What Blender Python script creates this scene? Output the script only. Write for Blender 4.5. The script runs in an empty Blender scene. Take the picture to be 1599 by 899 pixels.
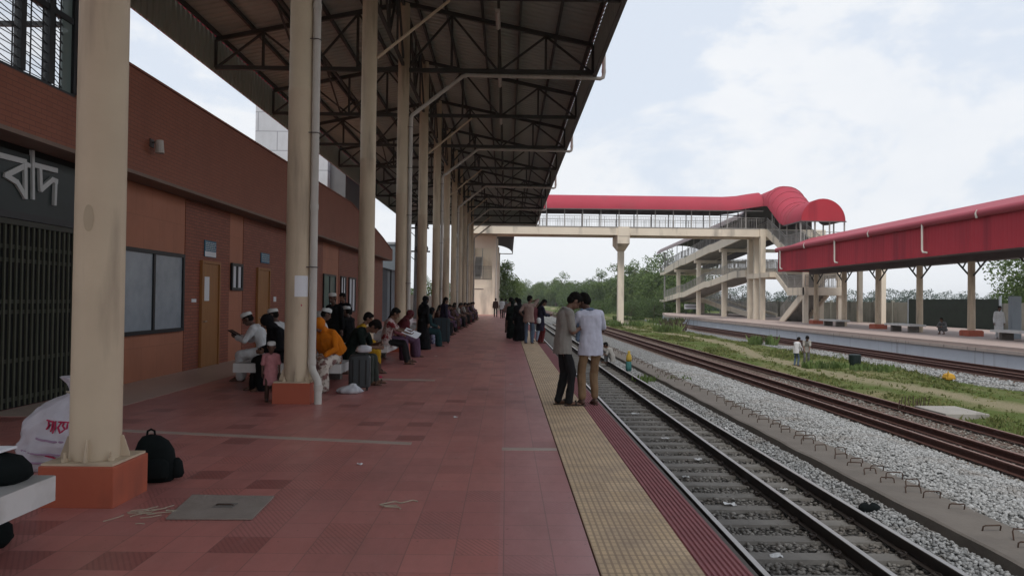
import bpy, bmesh, math, random
import numpy as np
from mathutils import Vector, Matrix, noise, Euler
random.seed(7); RNG = np.random.default_rng(7)
R_ = math.radians
S = bpy.context.scene
COL = S.collection

# ------------------------------------------------------------------ materials
def mat(name, col, rough=0.75, col2=None, scale=3.0, amt=0.6, bump=0.0, bscale=40.0, spec=0.35, metal=0.0, stretch=(1, 1, 1), detail=5, stain=None, local=False):
    m = bpy.data.materials.new(name); m.use_nodes = True
    nt = m.node_tree; N = nt.nodes; L = nt.links
    b = N['Principled BSDF']
    b.inputs['Roughness'].default_value = rough
    b.inputs['Specular IOR Level'].default_value = spec
    b.inputs['Metallic'].default_value = metal
    c = (*col, 1)
    if local:
        tc = N.new('ShaderNodeTexCoord'); pos = tc.outputs['Object']
    else:
        g = N.new('ShaderNodeNewGeometry'); pos = g.outputs['Position']
    mp = N.new('ShaderNodeMapping'); mp.inputs['Scale'].default_value = stretch
    L.new(pos, mp.inputs['Vector'])
    if col2 is None: col2 = tuple(x * 0.72 for x in col)
    nz = N.new('ShaderNodeTexNoise'); nz.inputs['Scale'].default_value = scale
    nz.inputs['Detail'].default_value = detail; nz.inputs['Roughness'].default_value = 0.62
    L.new(mp.outputs[0], nz.inputs['Vector'])
    rp = N.new('ShaderNodeValToRGB'); rp.color_ramp.elements[0].position = 0.5 - 0.28; rp.color_ramp.elements[1].position = 0.5 + 0.28
    rp.color_ramp.elements[0].color = (*col2, 1); rp.color_ramp.elements[1].color = c
    L.new(nz.outputs['Fac'], rp.inputs['Fac'])
    out = rp.outputs['Color']
    if amt < 1:
        mx = N.new('ShaderNodeMix'); mx.data_type = 'RGBA'; mx.inputs['Factor'].default_value = amt
        mx.inputs['A'].default_value = c; L.new(out, mx.inputs['B']); out = mx.outputs['Result']
    if stain:
        scol, sscale, lo, hi, sst = stain
        mp2 = N.new('ShaderNodeMapping'); mp2.inputs['Scale'].default_value = sst; L.new(pos, mp2.inputs['Vector'])
        n2 = N.new('ShaderNodeTexNoise'); n2.inputs['Scale'].default_value = sscale; n2.inputs['Detail'].default_value = 6
        L.new(mp2.outputs[0], n2.inputs['Vector'])
        r2 = N.new('ShaderNodeMapRange'); r2.inputs['From Min'].default_value = lo; r2.inputs['From Max'].default_value = hi
        L.new(n2.outputs['Fac'], r2.inputs['Value'])
        mx = N.new('ShaderNodeMix'); mx.data_type = 'RGBA'; mx.inputs['B'].default_value = (*scol, 1)
        L.new(out, mx.inputs['A']); L.new(r2.outputs[0], mx.inputs['Factor']); out = mx.outputs['Result']
    L.new(out, b.inputs['Base Color'])
    if bump:
        nb = N.new('ShaderNodeTexNoise'); nb.inputs['Scale'].default_value = bscale; nb.inputs['Detail'].default_value = 4
        L.new(mp.outputs[0], nb.inputs['Vector'])
        bp = N.new('ShaderNodeBump'); bp.inputs['Strength'].default_value = bump; bp.inputs['Distance'].default_value = 0.02
        L.new(nb.outputs['Fac'], bp.inputs['Height']); L.new(bp.outputs[0], b.inputs['Normal'])
    return m

class NG:
    """tiny node helper"""
    def __init__(s, name):
        s.m = bpy.data.materials.new(name); s.m.use_nodes = True; s.nt = s.m.node_tree; s.N = s.nt.nodes; s.L = s.nt.links
        s.b = s.N['Principled BSDF']
    def n(s, t, **kw):
        x = s.N.new(t)
        for k, v in kw.items(): setattr(x, k, v)
        return x
    def pos(s): return s.n('ShaderNodeNewGeometry').outputs['Position']
    def math(s, op, a, b=None, c=None):
        x = s.n('ShaderNodeMath', operation=op)
        for i, v in enumerate((a, b, c)):
            if v is None: continue
            if hasattr(v, 'is_output'): s.L.new(v, x.inputs[i])
            else: x.inputs[i].default_value = v
        return x.outputs[0]
    def sep(s, v):
        x = s.n('ShaderNodeSeparateXYZ'); s.L.new(v, x.inputs[0]); return x.outputs
    def comb(s, a, b, c):
        x = s.n('ShaderNodeCombineXYZ')
        for i, v in enumerate((a, b, c)):
            if hasattr(v, 'is_output'): s.L.new(v, x.inputs[i])
            else: x.inputs[i].default_value = v
        return x.outputs[0]
    def noise(s, v, scale, detail=5, rough=.6):
        x = s.n('ShaderNodeTexNoise'); x.inputs['Scale'].default_value = scale; x.inputs['Detail'].default_value = detail; x.inputs['Roughness'].default_value = rough
        s.L.new(v, x.inputs['Vector']); return x.outputs['Fac']
    def white(s, v):
        x = s.n('ShaderNodeTexWhiteNoise', noise_dimensions='3D'); s.L.new(v, x.inputs['Vector']); return x.outputs['Value']
    def ramp(s, v, lo, hi):
        x = s.n('ShaderNodeMapRange'); x.inputs['From Min'].default_value = lo; x.inputs['From Max'].default_value = hi
        s.L.new(v, x.inputs['Value']); return x.outputs[0]
    def mix(s, f, a, b):
        x = s.n('ShaderNodeMix', data_type='RGBA')
        for k, v in (('Factor', f), ('A', a), ('B', b)):
            if hasattr(v, 'is_output'): s.L.new(v, x.inputs[k])
            elif k == 'Factor': x.inputs[k].default_value = v
            else: x.inputs[k].default_value = (*v, 1)
        return x.outputs['Result']
    def bump(s, h, st=.5, d=.01):
        x = s.n('ShaderNodeBump'); x.inputs['Strength'].default_value = st; x.inputs['Distance'].default_value = d
        s.L.new(h, x.inputs['Height']); s.L.new(x.outputs[0], s.b.inputs['Normal'])
    def fin(s, col, rough=.7, spec=.35):
        s.L.new(col, s.b.inputs['Base Color'])
        if hasattr(rough, 'is_output'): s.L.new(rough, s.b.inputs['Roughness'])
        else: s.b.inputs['Roughness'].default_value = rough
        s.b.inputs['Specular IOR Level'].default_value = spec
        return s.m

def m_tiles():
    g = NG('red_floor_tile'); p = g.pos(); X, Y, Z = g.sep(p)
    cx = g.math('DIVIDE', X, .30); cy = g.math('DIVIDE', Y, .30)
    fx = g.math('FLOOR', cx); fy = g.math('FLOOR', cy)
    r = g.white(g.comb(fx, fy, 3.0)); r2 = g.white(g.comb(fx, fy, 9.0))
    big = g.white(g.comb(g.math('FLOOR', g.math('DIVIDE', X, .6)), g.math('FLOOR', g.math('DIVIDE', Y, 1.2)), 5.0))
    base = g.mix(r, (.455, .165, .140), (.505, .195, .168))
    base = g.mix(g.math('MULTIPLY', big, .5), base, (.330, .142, .135))
    base = g.mix(g.math('MULTIPLY', g.math('GREATER_THAN', r2, .93), .60), base, (.215, .064, .058))
    # fine diagonal pattern pressed into some tiles
    dg = g.math('FRACT', g.math('MULTIPLY', g.math('ADD', X, g.math('MULTIPLY', Y, .6)), 28.0))
    pt = g.math('MULTIPLY', g.math('GREATER_THAN', dg, .62), g.math('MULTIPLY', g.math('GREATER_THAN', r2, .72), .38))
    base = g.mix(pt, base, (.16, .052, .048))
    # strip by the tactile paving is a bit greyer
    st = g.math('MULTIPLY', g.math('GREATER_THAN', X, -.03), .45)
    base = g.mix(st, base, (.46, .215, .21))
    dirt = g.noise(g.comb(g.math('MULTIPLY', X, .9), g.math('MULTIPLY', Y, .35), 0.0), 1.6, 7, .7)
    base = g.mix(g.math('MULTIPLY', g.ramp(dirt, .45, .75), .55), base, (.24, .12, .10))
    d2 = g.noise(p, 14, 6, .75)
    base = g.mix(g.math('MULTIPLY', g.ramp(d2, .55, .8), .35), base, (.40, .25, .22))
    sp = g.noise(p, 26, 2, .5); base = g.mix(g.math('MULTIPLY', g.ramp(sp, .70, .74), .55), base, (.12, .05, .045))
    sc = g.noise(g.comb(g.math('MULTIPLY', X, 3.0), g.math('MULTIPLY', Y, .8), 2.0), 3.5, 8, .75); base = g.mix(g.math('MULTIPLY', g.ramp(sc, .56, .74), .30), base, (.50, .33, .29))
    ex = g.math('ABSOLUTE', g.math('SUBTRACT', g.math('FRACT', cx), .5)); ey = g.math('ABSOLUTE', g.math('SUBTRACT', g.math('FRACT', cy), .5))
    jt = g.math('GREATER_THAN', g.math('MAXIMUM', ex, ey), .488)
    base = g.mix(g.math('MULTIPLY', jt, .55), base, (.15, .088, .078))
    ro = g.math('ADD', g.math('MULTIPLY', dirt, .34), .22)
    g.bump(g.math('SUBTRACT', g.math('MULTIPLY', d2, .35), g.math('ADD', jt, pt)), .18, .004)
    return g.fin(base, ro, .5)

def m_tactile():
    g = NG('yellow_tactile'); p = g.pos(); X, Y, Z = g.sep(p)
    u = g.math('FRACT', g.math('DIVIDE', g.math('SUBTRACT', X, .555), .0425))
    gro = g.math('GREATER_THAN', g.math('ABSOLUTE', g.math('SUBTRACT', u, .5)), .33)
    v = g.math('FRACT', g.math('DIVIDE', Y, .075)); gap = g.math('LESS_THAN', v, .28)
    low = g.math('MAXIMUM', gro, gap)
    tile = g.white(g.comb(g.math('FLOOR', g.math('DIVIDE', g.math('SUBTRACT', X, .555), .295)), g.math('FLOOR', g.math('DIVIDE', Y, .30)), 1.0))
    base = g.mix(tile, (.62, .445, .265), (.70, .515, .32))
    d = g.noise(p, 3.0, 7, .7); base = g.mix(g.math('MULTIPLY', g.ramp(d, .42, .68), .75), base, (.38, .28, .20))
    base = g.mix(g.math('MULTIPLY', g.math('MAXIMUM', gro, g.math('MULTIPLY', gap, .45)), .62), base, (.25, .165, .115))
    jy = g.math('LESS_THAN', g.math('FRACT', g.math('DIVIDE', Y, .30)), .018)
    base = g.mix(g.math('MULTIPLY', jy, .5), base, (.10, .07, .05))
    g.bump(g.math('SUBTRACT', 1.0, low), .6, .004)
    return g.fin(base, .75, .3)

def m_brick(name, c1, c2, mortar, bw, bh, msize=.006, axis='YZ', rough=.6):
    g = NG(name); p = g.pos(); X, Y, Z = g.sep(p)
    v = g.comb(Y if axis[0] == 'Y' else X, Z, 0.0)
    b = g.n('ShaderNodeTexBrick'); b.offset = .5
    b.inputs['Color1'].default_value = (*c1, 1); b.inputs['Color2'].default_value = (*c2, 1); b.inputs['Mortar'].default_value = (*mortar, 1)
    b.inputs['Scale'].default_value = 1; b.inputs['Mortar Size'].default_value = msize; b.inputs['Brick Width'].default_value = bw; b.inputs['Row Height'].default_value = bh
    b.inputs['Mortar Smooth'].default_value = .2
    g.L.new(v, b.inputs['Vector'])
    d = g.noise(g.comb(g.math('MULTIPLY', Y, 1.0), g.math('MULTIPLY', Z, .5), X), 1.3, 7, .7)
    base = g.mix(g.math('MULTIPLY', g.ramp(d, .45, .75), .4), b.outputs['Color'], tuple(x * .6 for x in c1))
    g.bump(g.math('SUBTRACT', 1.0, b.outputs['Fac']), .4, .004)
    return g.fin(base, rough, .4)

def m_ground():
    """track beds, drain margins, ballast, grass verge and fields told apart by where they lie across the line"""
    g = NG('ground'); p = g.pos(); X, Y, Z = g.sep(p)
    wob = g.math('MULTIPLY', g.math('SUBTRACT', g.noise(g.comb(X, g.math('MULTIPLY', Y, .6), 0.0), .9, 6, .65), .5), 1.3)
    xw = g.math('ADD', X, wob); xs = g.math('ADD', X, g.math('MULTIPLY', wob, .25))
    vor = g.n('ShaderNodeTexVoronoi'); vor.inputs['Scale'].default_value = 20; g.L.new(p, vor.inputs['Vector'])
    cell = g.sep(vor.outputs['Color'])[0]
    dist = vor.outputs['Distance']
    stone = g.mix(cell, (.20, .20, .195), (.46, .46, .45))
    stone = g.mix(g.ramp(dist, .32, .7), stone, (.09, .09, .085))
    dirty = g.mix(cell, (.11, .102, .092), (.27, .25, .225)); dirty = g.mix(g.ramp(dist, .32, .7), dirty, (.035, .032, .028))
    rust = g.mix(cell, (.13, .085, .065), (.30, .235, .20)); rust = g.mix(g.ramp(dist, .35, .7), rust, (.06, .04, .032))
    n1 = g.noise(g.comb(X, g.math('MULTIPLY', Y, .45), 0.0), .55, 8, .68); n2 = g.noise(p, 9, 6, .7)
    grass = g.mix(n2, (.065, .098, .024), (.125, .150, .046))
    dry = g.mix(n2, (.17, .15, .075), (.27, .235, .135))
    field = g.mix(g.ramp(n1, .47, .68), grass, dry)
    # trodden path that wanders along the verge
    pc = g.math('ADD', 12.6, g.math('MULTIPLY', g.math('SINE', g.math('MULTIPLY', Y, .16)), .9))
    pth = g.ramp(g.math('ABSOLUTE', g.math('SUBTRACT', xs, pc)), .75, .25)
    field = g.mix(g.math('MULTIPLY', pth, .75), field, (.29, .245, .165))
    c = g.mix(g.ramp(xs, 4.25, 4.6), dirty, stone)
    c = g.mix(g.ramp(xs, 7.35, 7.65), c, rust)
    c = g.mix(g.ramp(xs, 9.9, 10.3), c, field)
    c = g.mix(g.math('MULTIPLY', g.ramp(xw, 15.1, 15.5), g.ramp(X, 60, 22)), c, stone)
    c = g.mix(g.math('MULTIPLY', g.ramp(xs, 17.2, 17.5), g.ramp(X, 21, 20)), c, rust)
    far = g.ramp(Y, 78, 110)
    c = g.mix(g.math('MULTIPLY', far, g.math('GREATER_THAN', X, 10.3)), c, field)
    hgt = g.math('SUBTRACT', g.math('MULTIPLY', n2, .4), g.math('MULTIPLY', dist, 1.0))
    g.bump(hgt, .9, .05)
    return g.fin(c, .95, .1)

def m_stone(name, a, b_):
    g = NG(name); geo = g.n('ShaderNodeNewGeometry')
    r = geo.outputs['Random Per Island']
    nz = g.noise(geo.outputs['Position'], 60, 3, .6)
    c = g.mix(r, a, b_); c = g.mix(g.math('MULTIPLY', g.ramp(nz, .4, .8), .5), c, tuple(x * .7 for x in a))
    big = g.noise(geo.outputs['Position'], .9, 6, .7); c = g.mix(g.math('MULTIPLY', g.ramp(big, .50, .72), .55), c, (.17, .135, .105))
    return g.fin(c, .9, .2)

def m_leaf(name, a, b_, trans=.25):
    g = NG(name); geo = g.n('ShaderNodeNewGeometry'); r = geo.outputs['Random Per Island']
    big = g.noise(geo.outputs['Position'], .35, 3)
    c = g.mix(r, a, b_); c = g.mix(g.math('MULTIPLY', g.ramp(big, .4, .7), .5), c, tuple(x * .55 for x in a))
    g.fin(c, .7, .2)
    t = g.n('ShaderNodeBsdfTranslucent'); g.L.new(c, t.inputs['Color'])
    ms = g.n('ShaderNodeMixShader'); ms.inputs[0].default_value = trans
    out = [n for n in g.N if n.type == 'OUTPUT_MATERIAL'][0]
    g.L.new(g.b.outputs[0], ms.inputs[1]); g.L.new(t.outputs[0], ms.inputs[2]); g.L.new(ms.outputs[0], out.inputs['Surface'])
    return g.m

def m_glass(name, col, rough=.08, alpha=.55):
    m = bpy.data.materials.new(name); m.use_nodes = True; b = m.node_tree.nodes['Principled BSDF']
    b.inputs['Base Color'].default_value = (*col, 1); b.inputs['Roughness'].default_value = rough; b.inputs['Alpha'].default_value = alpha
    b.inputs['Specular IOR Level'].default_value = .6
    return m

def m_floral(name, base, spot):
    g = NG(name); tc = g.n('ShaderNodeTexCoord').outputs['Object']
    n = g.noise(tc, 9, 3, .5); n2 = g.noise(tc, 22, 2, .5)
    c = g.mix(g.ramp(n, .52, .58), base, spot); c = g.mix(g.math('MULTIPLY', g.ramp(n2, .58, .64), .7), c, tuple(x * .5 for x in spot))
    return g.fin(c, .9, .1)

def m_check(name, a, b_, sc=14):
    g = NG(name); tc = g.n('ShaderNodeTexCoord').outputs['Object']; X, Y, Z = g.sep(tc)
    u = g.math('GREATER_THAN', g.math('FRACT', g.math('MULTIPLY', g.math('ADD', X, Y), sc)), .55); v = g.math('GREATER_THAN', g.math('FRACT', g.math('MULTIPLY', Z, sc)), .55)
    return g.fin(g.mix(g.math('MULTIPLY', g.math('ADD', u, v), .5), a, b_), .9, .1)

M = {}
M['tiles'] = m_tiles(); M['tactile'] = m_tactile()
M['ribred'] = mat('ribbed_red_tile', (.36, .125, .128), .7, (.25, .088, .09), 5, .8, .1)
M['beige'] = mat('beige_tile', (.47, .37, .31), .35, (.37, .28, .235), 6, .7)
M['cover'] = mat('cover_concrete', (.285, .24, .205), .9, (.19, .155, .13), 4, .9, .3, 40)
M['ramproof'] = mat('ramp_roof_grey', (.23, .185, .185), .7, (.16, .125, .125), .5, .9)
M['conc'] = mat('concrete', (.34, .32, .29), .9, (.22, .205, .185), 1.6, .8, .25, 30, stain=((.12, .11, .095), 2.2, .55, .75, (1, 1, .35)))
M['conc_dark'] = mat('old_concrete', (.17, .15, .13), .95, (.10, .09, .078), 2.5, .9, .35, 30)
M['drain'] = mat('drain_concrete', (.165, .145, .125), .95, (.105, .092, .08), 2.0, .9, .3, 26)
M['sleeper'] = mat('sleeper_concrete', (.25, .232, .207), .95, (.14, .13, .115), 3, .9, .35, 30)
M['rail_side'] = mat('rail_dark_steel', (.045, .034, .028), .75, (.025, .02, .017), 8, .8, .1, spec=.3)
M['rail_top'] = mat('rail_bright_steel', (.42, .40, .38), .35, (.25, .23, .21), 5, .7, metal=.8)
M['rail_rust'] = mat('rail_rust', (.095, .042, .032), .9, (.055, .025, .02), 6, .9, .15)
M['rail_rust_top'] = mat('rail_rust_top', (.24, .15, .125), .6, (.15, .085, .07), 5, .8)
M['cream'] = mat('cream_paint', (.62, .505, .36), .6, (.47, .37, .265), 1.3, .8, .06, 25, stain=((.24, .185, .14), 1.8, .54, .80, (2.2, 2.2, .28)))
M['bridgecream'] = mat('bridge_cream', (.74, .655, .53), .8, (.62, .54, .435), .6, .8, .1, 20, stain=((.20, .18, .155), .8, .56, .80, (1, 1, .25)))
M['orange'] = mat('orange_base_paint', (.42, .105, .055), .6, (.34, .075, .04), 3, .7, .05, stain=((.20, .06, .04), 3, .55, .8, (1, 1, .4)))
M['pvc'] = mat('white_pvc', (.56, .525, .475), .5, (.43, .40, .36), 2, .8, stain=((.32, .29, .25), 2.5, .55, .8, (3, 3, .3)))
M['steel'] = mat('brown_steel', (.070, .070, .063), .7, (.045, .045, .04), 3, .8)
M['roofin'] = mat('roof_underside', (.385, .415, .37), .7, (.285, .31, .275), .7, .8)
M['red'] = mat('red_sheet', (.43, .045, .060), .7, (.36, .038, .052), .35, .9, spec=.1, stain=((.24, .032, .045), .9, .50, .72, (1, 1, .10)))
M['redvault'] = mat('red_vault', (.385, .056, .080), .7, (.32, .048, .068), .45, .9, spec=.12, stain=((.30, .06, .075), .6, .55, .8, (1, 1, .5)))
M['redtop'] = mat('red_faded', (.36, .055, .075), .6, (.27, .042, .06), .8, .8)
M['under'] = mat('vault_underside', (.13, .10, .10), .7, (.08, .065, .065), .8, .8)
M['rail_grey'] = mat('grey_railing', (.36, .345, .325), .6, (.24, .22, .20), 2, .7)
M['darksteel'] = mat('dark_post', (.12, .105, .10), .6, (.07, .06, .058), 3, .7)
M['tilepanel'] = m_brick('terracotta_tile', (.40, .155, .088), (.42, .165, .095), (.28, .11, .067), .60, .60, .004)
M['brick'] = m_brick('brick_cladding', (.245, .073, .042), (.30, .094, .055), (.135, .05, .034), .23, .068, .007)
M['fascia'] = m_brick('fascia_brick', (.275, .090, .050), (.295, .10, .057), (.19, .066, .041), .23, .068, .006)
M['fascia_edge'] = mat('fascia_soffit', (.26, .19, .155), .8, (.18, .13, .105), 3, .8)
M['frame'] = mat('dark_frame', (.018, .020, .022), .45, (.012, .013, .014), 4, .6)
M['pane'] = mat('frosted_pane', (.36, .40, .44), .25, (.22, .25, .28), 2.2, .9, spec=.5)
M['paneclear'] = m_glass('clear_pane', (.75, .80, .82), .03, .08)
M['panegreen'] = m_glass('greenish_pane', (.20, .26, .25), .08, .85)
M['whiteboard'] = mat('white_panel', (.72, .73, .76), .6, (.6, .6, .63), 4, .7)
M['wood'] = mat('brown_door_wood', (.34, .155, .050), .5, (.24, .10, .032), 2.2, .9, stretch=(6, 6, .8))
M['signglass'] = mat('sign_panel', (.030, .043, .041), .4, (.018, .026, .025), 1.2, .9, spec=.25)
M['letter'] = mat('sign_letter', (.52, .53, .52), .45, (.42, .43, .42), 3, .6)
M['gate'] = mat('gate_steel', (.050, .050, .038), .6, (.03, .03, .024), 4, .8)
M['gateslat'] = mat('gate_slat', (.075, .078, .052), .6, (.045, .045, .032), 4, .8)
M['black'] = mat('painted_inside_dark', (.010, .010, .010), .9)  # black colour stands for the unlit space behind the gate
M['blue'] = mat('blue_sign', (.05, .16, .25), .5)
M['paper'] = mat('paper', (.74, .74, .76), .8, (.64, .64, .67), 5, .6)
M['benchw'] = mat('bench_white_concrete', (.60, .59, .57), .6, (.50, .48, .46), 2, .8, stain=((.26, .23, .20), 2, .55, .8, (1, 1, 1)))
M['benchg'] = mat('bench_top_grey', (.36, .35, .335), .65, (.27, .26, .245), 3, .8)
M['greytile'] = m_brick('pale_grey_panel', (.46, .48, .50), (.49, .51, .53), (.27, .28, .30), 2.2, 1.1, .03, 'XZ')
M['greyside'] = mat('grey_side', (.15, .155, .16), .7, (.10, .105, .11), 1, .7)
M['bluegrey'] = mat('blue_grey_render', (.30, .34, .37), .8, (.22, .25, .275), .8, .8)
M['wallold'] = mat('mossy_wall', (.34, .335, .29), .95, (.19, .195, .16), .7, .9, .3, 12, stain=((.035, .038, .03), .5, .52, .72, (1, 1, .3)))
M['infill'] = mat('dark_infill_sheet', (.030, .042, .032), .95, (.018, .025, .02), 2, .8)
M['p2wall'] = mat('bluish_platform_wall', (.56, .60, .66), .85, (.46, .50, .555), 1.0, .8, stain=((.13, .13, .13), 1.1, .60, .80, (1, 2.2, .12)))
M['p2lip'] = mat('platform_lip', (.47, .40, .36), .9, (.34, .29, .26), 1.2, .8, stain=((.07, .065, .06), 1.6, .58, .72, (1, 3.2, .15)))
M['p2top'] = mat('platform_two_top', (.43, .345, .31), .85, (.34, .265, .235), 1.2, .8)
M['rustiron'] = mat('rusty_rebar', (.075, .046, .034), .9, (.045, .028, .02), 20, .8)
M['bark'] = mat('bark', (.12, .095, .07), .95, (.07, .055, .04), 6, .8, .3)
M['leaf'] = m_leaf('leaf_green', (.085, .130, .040), (.155, .215, .07))
M['leaf2'] = m_leaf('leaf_light', (.11, .155, .05), (.19, .245, .09))
M['leaf3'] = m_leaf('leaf_dark', (.06, .098, .035), (.115, .16, .06))
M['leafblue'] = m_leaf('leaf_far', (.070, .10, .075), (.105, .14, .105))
M['grassblade'] = m_leaf('grass_blade', (.10, .14, .035), (.24, .235, .095), .4)
M['ballast'] = m_stone('ballast_stone', (.19, .193, .19), (.45, .455, .45))
M['ballastd'] = m_stone('dirty_stone', (.12, .112, .10), (.33, .31, .28))
M['bin'] = mat('dark_bin', (.012, .022, .022), .5)
M['yellow'] = mat('yellow_paint', (.50, .28, .03), .7, scale=12)
M['backpack'] = mat('black_fabric', (.006, .008, .008), .9, (.013, .016, .016), 12, .7, local=True, spec=.08)
M['strapblue'] = mat('blue_strap', (.02, .07, .19), .7)
M['sack'] = mat('white_sack', (.56, .53, .57), .6, (.44, .41, .46), 9, .7, .35, 120, local=True)
M['sackink'] = mat('red_ink', (.45, .03, .09), .7)
M['sackband'] = mat('mauve_print', (.36, .24, .34), .7)
M['suitcase'] = mat('charcoal_suitcase', (.040, .044, .046), .5, (.028, .03, .032), 8, .7, local=True)
M['suitcase2'] = mat('teal_black_bag', (.012, .022, .028), .7, (.02, .03, .036), 8, .7, local=True)
M['plastic'] = mat('white_plastic_bag', (.62, .62, .63), .4, (.35, .36, .40), 9, .9, local=True)
M['rubber'] = mat('rubber', (.02, .018, .017), .7)
M['phone'] = mat('phone_black', (.012, .012, .014), .25)
M['straw'] = mat('straw', (.42, .36, .27), .9)
M['litter'] = mat('litter_white', (.66, .66, .65), .7)
M['porcelain'] = mat('insulator_brown', (.05, .03, .025), .4)
M['pole'] = mat('pole_concrete', (.22, .21, .20), .9)
M['lamp'] = mat('tube_lamp_off', (.62, .60, .56), .4)
def cloth(n, c, c2=None): return mat(n, c, .92, c2 or tuple(x * .60 for x in c), 9, .65, .22, 26, .12, local=True)
SKIN = mat('skin_brown', (.165, .085, .055), .55, (.125, .062, .040), 9, .6, local=True)
SKIND = mat('skin_dark', (.105, .055, .038), .55, (.08, .04, .028), 9, .6, local=True)
HAIR = mat('black_hair', (.008, .007, .006), .85, (.014, .011, .010), 60, .8, local=True, spec=.08)
EYE = mat('eye_dark', (.012, .009, .008), .2); LIP = mat('lip', (.16, .06, .05), .5)
SANDAL = mat('sandal', (.07, .035, .024), .7); SOLE = mat('sole', (.03, .022, .018), .8)

# ------------------------------------------------------------------ objects
def tag(o, label=None, cat=None, group=None, kind=None):
    if label: o['label'] = label
    if cat: o['category'] = cat
    if group: o['group'] = group
    if kind: o['kind'] = kind
    return o
def thing(name, label, cat, loc=(0, 0, 0), rz=0, group=None):
    o = bpy.data.objects.new(name, None); o.empty_display_size = .2; COL.objects.link(o)
    o.location = loc; o.rotation_euler = (0, 0, rz)
    return tag(o, label, cat, group)
def wloc(o):
    v = Vector((0, 0, 0))
    while o is not None: v = v + o.location; o = o.parent
    return v
def link(name, me, parent=None, label=None):
    o = bpy.data.objects.new(name, me); COL.objects.link(o)
    if parent is not None: o.parent = parent
    if label: o['label'] = label
    return o
def copy_tree(o, parent=None):
    c = o.copy(); COL.objects.link(c); c.parent = parent
    for ch in o.children: copy_tree(ch, c)
    return c

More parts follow.
